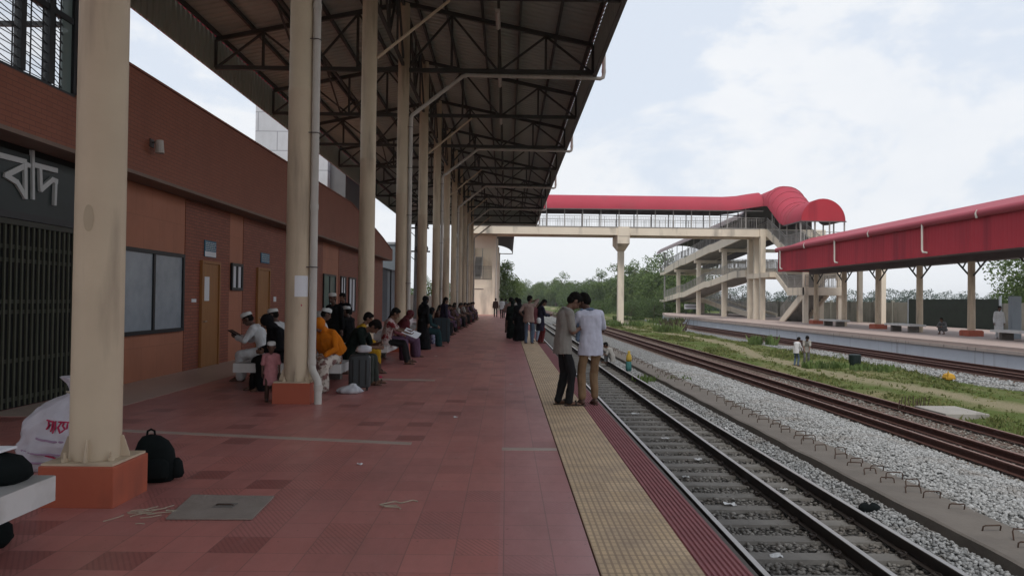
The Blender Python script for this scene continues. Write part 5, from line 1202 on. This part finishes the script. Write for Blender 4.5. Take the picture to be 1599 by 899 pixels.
    # hair / head covering
    def hairmesh(full):
        h = MB(); h.ell(H(0, -.018, .040), hr(.083, .101, .094), RH, 16, 12)
        if full == 'short':
            h.ell(H(0, -.05, -.01), hr(.072, .062, .07), RH); h.ell(H(0, .035, .085), hr(.062, .05, .034), RH)
        if full == 'long': h.ell(H(0, -.075, -.08), hr(.072, .05, .14), RH); h.cap(H(0, -.085, -.15), H(0, -.10, -.30), .06, .035)
        return h
    if hair in ('short', 'long'):
        h = hairmesh(hair); me = remesh(h, 'hair', vx * .8, HAIR, 2, .006, 60, 1)
        bm = bmesh.new(); bm.from_mesh(me); inv = RH.inverted()
        dele = [v for v in bm.verts if (lambda q: q.y > .052 and q.z < .052)(inv @ (v.co - head)) or (lambda q: q.y > .02 and q.z < .0)(inv @ (v.co - head))]
        bmesh.ops.delete(bm, geom=dele, context='VERTS'); bm.to_mesh(me); bm.free(); link('hair', me, t)
    elif hair == 'cap':
        h = MB(); h.ell(H(0, -.05, -.01), hr(.071, .058, .06), RH); h.ell(H(0, -.015, .03), hr(.077, .094, .07), RH); link('hair', remesh(h, 'hair', vx * .8, HAIR, 2, .003, 60, 1), t)
        c = MB(); c.loft([[H(rx * math.cos(a), -.018 + ry * math.sin(a), z + .012 * math.sin(a)) for a in [2 * math.pi * q / 20 for q in range(20)]] for rx, ry, z in ((.084, .102, .050), (.084, .101, .088), (.078, .094, .108), (.055, .066, .122), (.02, .024, .127))])
        c.build('prayer_cap', M['capwhite'], t, local=True, smooth=50)
    elif hair in ('hijab', 'veil'):
        h = MB(); h.ell(H(0, -.022, .022), hr(.092, .108, .104), RH, 16, 12); h.ell(H(0, -.02, -.07), hr(.084, .085, .08), RH)
        h.cap(neck + R3 @ Vector((0, -.02, .02)), shl + R3 @ Vector((0, -.01, -.02)), .088, .12)
        rr = [ring_ell(shl + R3 @ Vector((0, .0, .035)), R3, .11, .095), ring_ell(shl + R3 @ Vector((0, 0, -.02)), R3, .225 * girth, .14), ring_ell(shl + R3 @ Vector((0, 0, -.14)), R3, .245 * girth, .165), ring_ell(shl + R3 @ Vector((0, -.01, -cape)), R3, .235 * girth, .165 + (cape - .27) * .3)]
        h.loft(rr); me = remesh(h, 'headscarf', vx, scarf, 3, .010, 9, 3)
        if hair == 'hijab':
            bm = bmesh.new(); bm.from_mesh(me); inv = RH.inverted(); dele = [v for v in bm.verts if (lambda q: q.y > .045 and abs(q.x) < .058 and -.082 < q.z < .066)(inv @ (v.co - head))]; bmesh.ops.delete(bm, geom=dele, context='VERTS'); bm.to_mesh(me); bm.free()
        link('headscarf', me, t)
    # clothes
    def sleeves(mb, e, mode):
        for i in (0, 1):
            el_, w_ = arms[i]
            if mode == 'short': mb.cap(sh[i], sh[i] + (el_ - sh[i]) * .80, .060 + e, .057 + e)
            elif mode == 'long': mb.cap(sh[i], el_, .060 + e, .050 + e); mb.cap(el_, el_ + (w_ - el_) * .90, .050 + e, .042 + e)
    kind, m = top
    mb = MB()
    if kind == 'shirt':
        torso(mb, .018, -hem - .06, .012)
    elif kind == 'kurta':
        torso(mb, .018, -.08, .01)
        if sit is None:
            mb.loft([ring_ell(P_ + Vector((0, 0, .02)), Matrix.Identity(3), .182, .14), ring_ell(P_ + Vector((0, 0, -.42)), Matrix.Identity(3), .215, .165)])
        else:
            for i in (0, 1): mb.cap(hip[i], legs[i][0], .115, .095); mb.cap(legs[i][0], legs[i][0] + (legs[i][1] - legs[i][0]) * .55, .095, .085)
            mb.cap((hip[0] + hip[1]) / 2, (legs[0][0] + legs[1][0]) / 2, .11, .085)
    elif kind == 'robe':
        torso(mb, .03, -.08, .01)
        if sit is None:
            mb.loft([ring_ell(P_ + Vector((0, 0, .05)), Matrix.Identity(3), .195, .155), ring_ell(P_ + Vector((0, 0, -.40)), Matrix.Identity(3), .225, .185), ring_ell(Vector((P_.x, P_.y + .02, .03)), Matrix.Identity(3), .27, .24)])
        else:
            for i in (0, 1): mb.cap(hip[i], legs[i][0], .125, .105); mb.cap(legs[i][0], legs[i][1] + Vector((0, 0, -.02)), .105, .10)
            mb.cap((hip[0] + hip[1]) / 2, (legs[0][0] + legs[1][0]) / 2, .12, .10); mb.cap((legs[0][0] + legs[1][0]) / 2, (legs[0][1] + legs[1][1]) / 2, .10, .12)
    sleeves(mb, .004 if kind == 'shirt' else .010, sleeve)
    link({'shirt': 'shirt', 'kurta': 'kurta', 'robe': 'robe'}[kind], remesh(mb, kind, vx, m, 3, .014 if kind == 'shirt' else .016, 9, loc[1] * 3.7), t)
    if collar is not None:
        mb = MB(); mb.tube([neck + R3 @ Vector((.072 * math.cos(a), .065 * math.sin(a), .0 - .012 * math.sin(a))) for a in [2 * math.pi * q / 16 for q in range(17)]], .020, 8); link('collar', remesh(mb, 'collar', min(vx, .010), collar, 1), t)
    if bottom is not None:
        kind, m = bottom; mb = MB()
        if kind == 'trousers':
            mb.loft([ring_ell(P_ + Vector((0, 0, -.10)), Matrix.Identity(3), .156, .100), ring_ell(P_ + Vector((0, 0, .05)), Matrix.Identity(3), .148, .098)])
            for i in (0, 1):
                kn, an = legs[i]; mb.cap(hip[i], kn, .078, .064); end = an + (kn - an) * (.14 if roll_cuff else .0); mb.cap(kn, end, .066, .056)
                if roll_cuff: mb.cap(end + (kn - an) * .01, end + (kn - an) * .09, .060)
        elif kind == 'wide':
            mb.loft([ring_ell(P_ + Vector((0, 0, -.10)), Matrix.Identity(3), .18, .14), ring_ell(P_ + Vector((0, 0, .05)), Matrix.Identity(3), .166, .128)])
            for i in (0, 1): kn, an = legs[i]; mb.cap(hip[i], kn, .105, .085); mb.cap(kn, an, .085, .075)
        elif kind == 'skirt':
            if sit is None: mb.loft([ring_ell(P_ + Vector((0, 0, .05)), Matrix.Identity(3), .172, .132), ring_ell(P_ + Vector((0, 0, -.20)), Matrix.Identity(3), .20, .155), ring_ell(Vector((P_.x, P_.y, .13)), Matrix.Identity(3), .205, .17)])
            else:
                for i in (0, 1): mb.cap(hip[i], legs[i][0], .13, .11); mb.cap(legs[i][0], legs[i][1] + Vector((0, 0, .02)), .11, .12)
                mb.cap((hip[0] + hip[1]) / 2, (legs[0][0] + legs[1][0]) / 2, .13, .11); mb.cap((legs[0][0] + legs[1][0]) / 2, (legs[0][1] + legs[1][1]) / 2 + Vector((0, 0, .0)), .11, .14)
        link({'trousers': 'trousers', 'wide': 'trousers', 'skirt': 'skirt'}[kind], remesh(mb, kind, vx, m, 3, .014, 9, loc[0] * 5.1), t)
    if shoes is not None:
        for i, s in enumerate((-1, 1)):
            an = legs[i][1]; fdir = Vector((.10 * s, 1, 0)).normalized(); sd = Vector((fdir.y, -fdir.x, 0)); z = an.z - .082
            mb = MB(); mb.prism([an.xy.to_3d() + fdir * a + sd * b + Vector((0, 0, z)) for a, b in ((-.065, -.03), (-.07, 0), (-.065, .03), (.02, .036), (.13, .046), (.185, .03), (.20, 0), (.185, -.03), (.13, -.046), (.02, -.036))], (0, 0, .02))
            o = mb.build('sandal', shoes, t, local=True); mb = MB()
            mb.tube([an.xy.to_3d() + fdir * .10 + sd * .045 + Vector((0, 0, z + .02)), an.xy.to_3d() + fdir * .10 + Vector((0, 0, z + .078)), an.xy.to_3d() + fdir * .10 - sd * .045 + Vector((0, 0, z + .02))], .013, 6); mb.build('strap', shoes, o, local=True)
    return t
def held(t, p): return t.matrix_basis @ Vector(p)
M['capwhite'] = cloth('cap_white', (.66, .66, .64)); C = {}
for n, c in dict(greige=(.29, .265, .235), lavender=(.60, .59, .68), khaki=(.26, .165, .095), charcoal=(.022, .021, .022), white=(.62, .62, .62), black=(.010, .010, .011), orange=(.58, .17, .012), pinkbeige=(.34, .24, .205), jeans=(.10, .135, .19), navy=(.028, .026, .045), maroon=(.11, .022, .028), mauve=(.13, .075, .12), brown=(.085, .05, .04), pink=(.48, .21, .22), olive=(.055, .062, .052), green=(.010, .016, .013), stone=(.36, .34, .31), blueg=(.16, .21, .29), yellow=(.45, .25, .02), darkred=(.16, .03, .03), grey=(.16, .16, .16), paleblue=(.30, .34, .42), teal=(.02, .05, .055), pinkish=(.26, .09, .10)).items(): C[n] = cloth(n + '_cloth', c)
C['floral'] = m_floral('floral_cloth', (.52, .46, .40), (.20, .11, .10)); C['check'] = m_check('check_cloth', (.16, .10, .08), (.06, .045, .04)); C['bluewhite'] = m_floral('blue_white_print', (.34, .36, .46), (.10, .11, .22)); C['redwhite'] = m_floral('red_white_print', (.42, .34, .32), (.20, .03, .035))
def prop(name, label, cat, mb, m, **k): o = mb.build(name, m, **k); tag(o, label, cat); return o
RZ = R_
# the two men with their heads together
A = person('man in a greige short sleeved shirt and black trousers in profile, bowing over a phone', (.84, 10.92, .006), RZ(-74), 1.68, .0085, lean=7, hp=44, hands=[(-.07, .25, 1.17), (.06, .26, 1.14)], feet=[(-.09, -.03, .075), (.10, .07, .075)], top=('shirt', C['greige']), bottom=('trousers', C['charcoal']), elbow=[(-.5, -.3, -1), (.5, -.3, -1)], hand_pose='hold', collar=C['stone'], hem=.085, shoes=SOLE)
B = person('man in white tee and rolled khaki trousers seen from behind, head bowed left', (1.26, 10.95, .004), RZ(16), 1.66, .0085, lean=6, hp=34, hy=40, side=-2, hands=[(-.10, .29, 1.06), (.06, .28, 1.08)], feet=[(-.13, -.01, .075), (.10, .05, .075)], top=('shirt', C['lavender']), bottom=('trousers', C['khaki']), elbow=[(-1, -.15, -.45), (1, -.15, -.45)], hand_pose='hold', roll_cuff=True, girth=1.04, hem=.10, collar=C['blueg'], skin=SKIND)
bpy.context.view_layer.update()
def phone(t, p, rz, label):
    q = t.matrix_world @ Vector(p); o = prop('phone', label, 'phone', MB().box(-.038, .038, -.075, .075, -.005, .005), M['phone'], bevel=.003); o.location = q; o.rotation_euler = (R_(35), 0, t.rotation_euler.z + rz); return o
phone(A, (0, .37, 1.22), 0, 'black phone held by the man in the greige shirt')
phone(B, (-.02, .39, 1.12), 0, 'dark phone in the hands of the man in the white tee')
mb = MB().cap((0, 0, 0), (.05, .02, .42), .045, .04); bs = remesh(mb, 'blue_cloth', .012, C['blueg'], 2, .01, 9); o = link('folded_cloth', bs); tag(o, 'grey blue cloth hanging over the left shoulder of the man in the white tee', 'cloth'); o.location = B.matrix_world @ Vector((-.19, .045, .98))
# group standing farther along the edge
V2 = .013
person('man in pinkish beige shirt and blue jeans seen from behind, hand at his face', (.80, 26.2, .0), RZ(-12), 1.68, V2, lean=2, hp=8, hy=-40, hands=[(-.22, .10, .98), (.10, .20, 1.50)], top=('shirt', C['pinkbeige']), bottom=('trousers', C['jeans']), hem=.08, shoes=SOLE, girth=1.08)
person('woman in dark top and maroon trousers looking at her phone near the edge', (1.24, 26.6, .0), RZ(-75), 1.58, V2, hp=35, hands=[(-.05, .32, 1.08), (.06, .32, 1.05)], top=('kurta', C['navy']), bottom=('trousers', C['darkred']), sleeve='long', hair='long', hand_pose='hold')
o = blob([(.72, .05, .09, 1.16, 26.36, 2.3), (.76, .08, .12, 1.16, 26.36, 2.3), (.88, .08, .11, 1.16, 26.36, 2.3), (.93, .04, .06, 1.16, 26.36, 2)], 16, jit=.05).build('handbag', C['white'], smooth=True); tag(o, 'small white handbag at the hip of the woman in the dark top', 'handbag')
person('person in pinkish shirt and light jeans half hidden behind the man in blue jeans', (1.06, 27.6, .0), RZ(-40), 1.50, V2, top=('shirt', C['pinkish']), bottom=('trousers', C['paleblue']), hp=20)
person('woman in a full black robe and veil standing by the man in jeans', (.50, 27.8, .0), RZ(20), 1.58, V2, top=('robe', C['black']), sleeve='long', hair='veil', scarf=C['black'])
person('second black robed woman, slightly shorter and behind the first', (.24, 29.4, .0), RZ(-10), 1.52, V2, top=('robe', C['green']), sleeve='long', hair='veil', scarf=C['green'])
person('man in a stone coloured shirt and brown checked wrap skirt standing on the platform', (.13, 32.0, .0), RZ(-40), 1.64, .016, top=('shirt', C['pinkbeige']), bottom=('skirt', C['check']), hands=[(-.2, .15, 1.0), (.12, .25, 1.35)])
person('person in a long white tunic standing behind the veiled women', (.52, 34.5, .0), RZ(30), 1.64, .016, top=('kurta', C['stone']), sleeve='long', bottom=('trousers', C['grey']))
person('man in a pale shirt and dark trousers walking off near the bridge tower', (-.38, 62.0, .0), RZ(10), 1.68, .018, top=('shirt', C['white']), bottom=('trousers', C['charcoal']), feet=[(-.1, -.15, .09), (.1, .18, .075)])
person('person in grey clothes beside the walker near the bridge tower', (-.10, 64.0, .0), RZ(-30), 1.62, .018, top=('kurta', C['grey']), sleeve='long', bottom=('trousers', C['grey']))
person('dark clothed person right against the bridge tower column', (-.98, 66.0, .0), RZ(0), 1.66, .018, top=('shirt', C['brown']), sleeve='long', bottom=('trousers', C['charcoal']))
person('person in a dark shirt standing last along the platform edge', (.55, 52.0, .0), RZ(40), 1.6, .018, top=('shirt', C['brown']), bottom=('trousers', C['black']))
# sitters, nearest bench group
SB = .452
person('man in white clothes and white cap at the bench back edge, reading a dark book', (-4.50, 13.7, .0), RZ(92), 1.66, .012, sit=SB, lean=24, hp=32, hands=[(-.10, .46, .80), (.10, .46, .80)], top=('kurta', C['white']), sleeve='long', bottom=('wide', C['white']), hair='cap', hand_pose='hold', skin=SKIND, feet=[(-.11, .38, .075), (.11, .42, .075)])
prop('book', 'dark book held by the white capped man in white', 'book', MB().bar((-5.12, 13.7, .93), (-4.95, 13.7, .83), .22, .02), M['phone'], bevel=.004)
person('second man with a white cap, mostly hidden behind the black robed woman', (-4.42, 14.5, .0), RZ(80), 1.66, .012, sit=SB, lean=12, hp=20, top=('kurta', C['white']), sleeve='long', bottom=('wide', C['white']), hair='cap', skin=SKIND)
person('woman in a black robe and veil leaning forward behind the second column', (-3.80, 12.55, .0), RZ(130), 1.64, .012, sit=SB, lean=24, hp=25, top=('robe', C['black']), sleeve='long', hair='veil', scarf=C['black'])
person('small child in a pink dress and white cap standing against the second column', (-3.50, 11.02, .0), RZ(200), .84, .013, hs=1.45, top=('kurta', C['pink']), sleeve='short', bottom=('trousers', C['brown']), hair='cap', hp=15, skin=SKIND, girth=1.15)
person('woman in an orange headscarf and white floral dress hunched on the bench end', (-2.96, 12.46, .0), RZ(160), 1.60, .011, sit=SB, lean=26, side=6, hp=35, hy=15, top=('shirt', C['orange']), sleeve='long', bottom=('skirt', C['floral']), hair='veil', scarf=C['orange'], girth=1.1, cape=.44, hands=[(-.12, .36, .62), (.10, .36, .62)])
person('man in a black tee and olive trousers bent over on the bench, face down', (-2.80, 13.35, .0), RZ(-95), 1.70, .011, sit=SB, lean=36, hp=62, hands=[(-.12, .48, .72), (.10, .50, .66)], top=('shirt', C['green']), bottom=('trousers', C['olive']), girth=1.12, feet=[(-.14, .42, .075), (.12, .40, .075)])
person('man in a white shirt and white cap sitting upright behind the orange scarf', (-3.75, 14.9, .0), RZ(-60), 1.66, .013, sit=SB, lean=6, hp=20, top=('kurta', C['white']), sleeve='long', hair='cap', skin=SKIND, bottom=('trousers', C['stone']))
person('standing man in dark clothes and white cap beside the third column', (-4.05, 17.4, .0), RZ(160), 1.64, .014, top=('kurta', C['black']), sleeve='long', hair='cap', skin=SKIND, bottom=('trousers', C['black']))
person('person in a grey headscarf glimpsed behind the orange scarf', (-4.0, 16.0, .0), RZ(100), 1.5, .014, sit=SB, top=('robe', C['grey']), hair='veil', scarf=C['stone'], sleeve='long')
person('person in a mustard yellow top sitting behind the man in black', (-3.05, 15.3, .0), RZ(-80), 1.58, .014, sit=SB - .02, lean=14, hp=25, top=('kurta', C['yellow']), sleeve='long', bottom=('wide', C['brown']))
# newspaper reader and neighbours
person('man in a red and white shirt with crossed legs reading a newspaper', (-2.82, 17.5, .0), RZ(-84), 1.68, .012, sit=SB, lean=12, hp=30, hands=[(-.20, .48, .78), (.20, .48, .74)], top=('shirt', C['redwhite']), bottom=('trousers', C['charcoal']), hand_pose='hold', feet=[(-.02, .50, .12), (.10, .46, .075)], girth=1.08)
mb = MB().prism([(-2.44, 17.18, .76), (-2.10, 17.20, .62), (-2.10, 17.55, .62), (-2.44, 17.53, .76)], (.003, 0, .012)); mb.prism([(-2.44, 17.535, .76), (-2.10, 17.555, .62), (-2.06, 17.9, .70), (-2.42, 17.9, .84)], (.003, 0, .012)); prop('newspaper', 'open white newspaper on the knees of the reader in red and white', 'newspaper', mb, M['paper'])
person('woman in a pinkish patterned dress sitting next to the newspaper reader', (-2.95, 18.6, .0), RZ(-75), 1.58, .014, sit=SB, lean=10, hp=20, top=('kurta', C['pinkish']), sleeve='long', bottom=('skirt', C['mauve']), hair='long')
person('white capped man behind the newspaper reader', (-3.9, 18.3, .0), RZ(70), 1.66, .014, sit=SB, top=('kurta', C['black']), sleeve='long', hair='cap', bottom=('trousers', C['charcoal']), skin=SKIND)
person('dark haired man standing at the back beyond the third column', (-4.6, 21.0, .0), RZ(150), 1.66, .015, top=('shirt', C['black']), bottom=('trousers', C['charcoal']))
person('woman in a dark maroon shawl and mauve skirt at the end of the third bench', (-2.78, 19.6, .0), RZ(-70), 1.58, .014, sit=SB, lean=20, hp=25, top=('kurta', C['maroon']), sleeve='long', bottom=('skirt', C['mauve']), hair='veil', scarf=C['maroon'], girth=1.15)
person('tall woman in a black robe and veil standing by the fourth column', (-2.55, 22.6, .0), RZ(-50), 1.62, .014, top=('robe', C['black']), sleeve='long', hair='veil', scarf=C['black'])
person('woman in dark teal sitting just beyond the standing black robe', (-2.6, 24.2, .0), RZ(-80), 1.58, .015, sit=SB, lean=14, top=('robe', C['teal']), sleeve='long', hair='veil', scarf=C['black'])
person('person in a blue and white print sitting behind the big travel bag', (-2.9, 25.4, .0), RZ(-75), 1.58, .015, sit=SB, top=('kurta', C['bluewhite']), sleeve='long', bottom=('skirt', C['bluewhite']), hair='long')
person('long haired woman in black standing behind the big travel bag', (-2.42, 28.4, .0), RZ(-60), 1.60, .015, top=('robe', C['navy']), sleeve='long', hair='long')
# rows of sitters farther along: a few kinds, copied
PR = [person('sitter in brown clothes among the far row of benches', (-2.85, 30.2, .0), RZ(-85), 1.6, .019, sit=SB, lean=10, hp=15, top=('kurta', C['brown']), sleeve='long', bottom=('trousers', C['maroon']), hair='long', group='sitters far down the row of columns'),
      person('sitter in a black veil among the far row of benches', (-2.8, 31.4, .0), RZ(-80), 1.56, .019, sit=SB, lean=14, top=('robe', C['black']), sleeve='long', hair='veil', scarf=C['black'], group='sitters far down the row of columns'),
      person('sitter in a pale shirt among the far row of benches', (-2.8, 32.5, .0), RZ(-95), 1.66, .019, sit=SB, lean=12, hp=25, top=('shirt', C['stone']), bottom=('trousers', C['charcoal']), group='sitters far down the row of columns'),
      person('sitter in mauve clothes among the far row of benches', (-2.8, 34.9, .0), RZ(-85), 1.58, .019, sit=SB, lean=8, top=('kurta', C['mauve']), sleeve='long', bottom=('wide', C['charcoal']), hair='long', group='sitters far down the row of columns')]
rp = random.Random(3); y = 36.2; i = 0
while y < 62:
    c = copy_tree(PR[(i * 3 + 1) % 4]); c.location = (-2.78 + rp.uniform(-.15, .1), y, 0); c.rotation_euler = (0, 0, R_(-88 + rp.uniform(-25, 25))); f = rp.uniform(.95, 1.05); c.scale = tuple(q * f for q in c.scale); y += rp.uniform(1.0, 1.7); i += 1
# across the tracks
person('man in a long white tunic and trousers standing on the far platform', (25.25, 37.6, P2Z), RZ(170), 1.66, .016, top=('kurta', C['white']), sleeve='long', bottom=('wide', C['white']), hp=10, skin=SKIND)
person('person in grey squatting on the far platform beyond the second bench', (25.6, 43.0, P2Z), RZ(120), 1.6, .018, pelvis=(0, -.12, .30), sit=.2, lean=30, feet=[(-.13, .12, .075), (.13, .12, .075)], hands=[(-.15, .35, .45), (.15, .35, .45)], top=('kurta', C['grey']), sleeve='long')
person('boy in a white shirt and dark trousers on the verge, the left one of two', (11.72, 29.7, -.98), RZ(-60), 1.15, .016, hs=1.2, lean=14, hp=25, top=('shirt', C['white']), bottom=('trousers', C['jeans']), hands=[(-.1, .3, .9), (.2, .3, .85)])
person('boy in a white shirt bending forward on the verge, the right one of two', (12.22, 29.9, -.98), RZ(165), 1.24, .016, hs=1.2, lean=22, hp=35, top=('shirt', C['stone']), bottom=('trousers', C['grey']), hands=[(-.1, .35, .85), (.15, .35, .8)])
person('person in grey white clothes crouching on the shiny track beyond the two men', (4.15, 29.2, -.90), RZ(70), 1.5, .016, pelvis=(0, -.10, .20), sit=.1, lean=28, hp=20, feet=[(-.13, .22, .075), (.13, .20, .075)], hands=[(-.12, .32, .38), (.12, .32, .38)], top=('shirt', C['stone']), bottom=('trousers', C['grey']))

bpy.data.batch_remove([RO] + RAW); bpy.data.scenes.remove(TMP)
# ------------------------------------------------------------------ camera
cam = bpy.data.cameras.new('camera'); co = bpy.data.objects.new('camera', cam); COL.objects.link(co); S.camera = co
cam.sensor_width = 36; cam.lens = 36 * 1150 / 1599; cam.clip_start = .05; cam.clip_end = 6000
r_, u_, b_ = (0.9999021, -0.00739015, 0.01188175), (-0.0119994, -0.01608444, 0.99979863), (-0.00719755, -0.99984333, -0.01617154)
mw = Matrix(((r_[0], u_[0], b_[0], 0), (r_[1], u_[1], b_[1], 0), (r_[2], u_[2], b_[2], 1.55), (0, 0, 0, 1))); co.matrix_world = mw

# ------------------------------------------------------------------ air
hb = MB().box(-1000, 1000, -320, 3050, -2.6, 19.5); hm = bpy.data.materials.new('haze'); hm.use_nodes = True; hn = hm.node_tree
for n in list(hn.nodes):
    if n.type == 'BSDF_PRINCIPLED': hn.nodes.remove(n)
pv = hn.nodes.new('ShaderNodeVolumePrincipled'); pv.inputs['Color'].default_value = (.93, .96, 1, 1); pv.inputs['Density'].default_value = .0003; pv.inputs['Anisotropy'].default_value = .3
hn.links.new(pv.outputs[0], [n for n in hn.nodes if n.type == 'OUTPUT_MATERIAL'][0].inputs['Volume'])
ho = hb.build('haze', hm); tag(ho, 'pale humid haze that fades the distant trees', 'haze', kind='stuff')
# ------------------------------------------------------------------ sky and light
SUN_EL, SUN_AZ = R_(58), R_(192)
w = bpy.data.worlds.new('World'); S.world = w; w.use_nodes = True; nt = w.node_tree; N = nt.nodes; L = nt.links; bg = N['Background']
sky = N.new('ShaderNodeTexSky'); sky.sky_type = 'NISHITA'; sky.sun_disc = False; sky.sun_elevation = SUN_EL; sky.sun_rotation = SUN_AZ; sky.air_density = 1.2; sky.dust_density = 4.0; sky.ozone_density = 1.0
tc = N.new('ShaderNodeTexCoord'); sx = N.new('ShaderNodeSeparateXYZ'); L.new(tc.outputs['Generated'], sx.inputs[0])
def mth(op, a, b=None, c=None, clamp=False):
    x = N.new('ShaderNodeMath'); x.operation = op; x.use_clamp = clamp
    for i, v in enumerate((a, b, c)):
        if v is None: continue
        if hasattr(v, 'is_output'): L.new(v, x.inputs[i])
        else: x.inputs[i].default_value = v
    return x.outputs[0]
def mixc(f, a, b):
    x = N.new('ShaderNodeMix'); x.data_type = 'RGBA'
    for k, v in (('Factor', f), ('A', a), ('B', b)):
        if hasattr(v, 'is_output'): L.new(v, x.inputs[k])
        elif k == 'Factor': x.inputs[k].default_value = v
        else: x.inputs[k].default_value = (*v, 1)
    return x.outputs['Result']
mp = N.new('ShaderNodeMapping'); mp.inputs['Scale'].default_value = (1, 1, 1.9); mp.inputs['Location'].default_value = (3.1, .4, 0.0); L.new(tc.outputs['Generated'], mp.inputs['Vector'])
n1 = N.new('ShaderNodeTexNoise'); n1.inputs['Scale'].default_value = 3.4; n1.inputs['Detail'].default_value = 10; n1.inputs['Roughness'].default_value = .60; n1.inputs['Distortion'].default_value = .25; L.new(mp.outputs[0], n1.inputs['Vector'])
n2 = N.new('ShaderNodeTexNoise'); n2.inputs['Scale'].default_value = 5.5; n2.inputs['Detail'].default_value = 8; n2.inputs['Roughness'].default_value = .6; L.new(mp.outputs[0], n2.inputs['Vector'])
elev = sx.outputs['Z']
low = mth('MULTIPLY', mth('SUBTRACT', .33, elev), .55)
den = mth('ADD', mth('SUBTRACT', n1.outputs['Fac'], .5), low)
cm = N.new('ShaderNodeMapRange'); cm.interpolation_type = 'SMOOTHSTEP'; cm.inputs['From Min'].default_value = -.01; cm.inputs['From Max'].default_value = .11; L.new(den, cm.inputs['Value'])
shade = N.new('ShaderNodeMapRange'); shade.inputs['From Min'].default_value = .30; shade.inputs['From Max'].default_value = .70; L.new(n2.outputs['Fac'], shade.inputs['Value'])
white = mixc(shade.outputs[0], (6.1, 6.3, 6.6), (6.6, 6.7, 6.85))
base = mixc(.88, sky.outputs['Color'], (5.5, 5.95, 6.65))
cl = mixc(mth('MULTIPLY', cm.outputs[0], .85), base, white)
hz = N.new('ShaderNodeMapRange'); hz.inputs['From Min'].default_value = .14; hz.inputs['From Max'].default_value = .0; L.new(elev, hz.inputs['Value'])
cl = mixc(mth('MULTIPLY', hz.outputs[0], .85), cl, (6.3, 6.5, 6.75))
L.new(cl, bg.inputs['Color']); bg.inputs['Strength'].default_value = .105
sl = bpy.data.lights.new('sun', 'SUN'); sl.energy = 1.5; sl.angle = R_(18); sl.color = (1, .96, .90); so = bpy.data.objects.new('sun', sl); COL.objects.link(so)
d = Vector((math.sin(SUN_AZ) * math.cos(SUN_EL), math.cos(SUN_AZ) * math.cos(SUN_EL), math.sin(SUN_EL))); so.rotation_euler = d.to_track_quat('Z', 'Y').to_euler()
S.render.engine = 'CYCLES'
S.view_settings.view_transform = 'Standard'; S.view_settings.look = 'None'; S.view_settings.exposure = 0.46; S.view_settings.gamma = 1.0; S.view_settings.use_curve_mapping = False
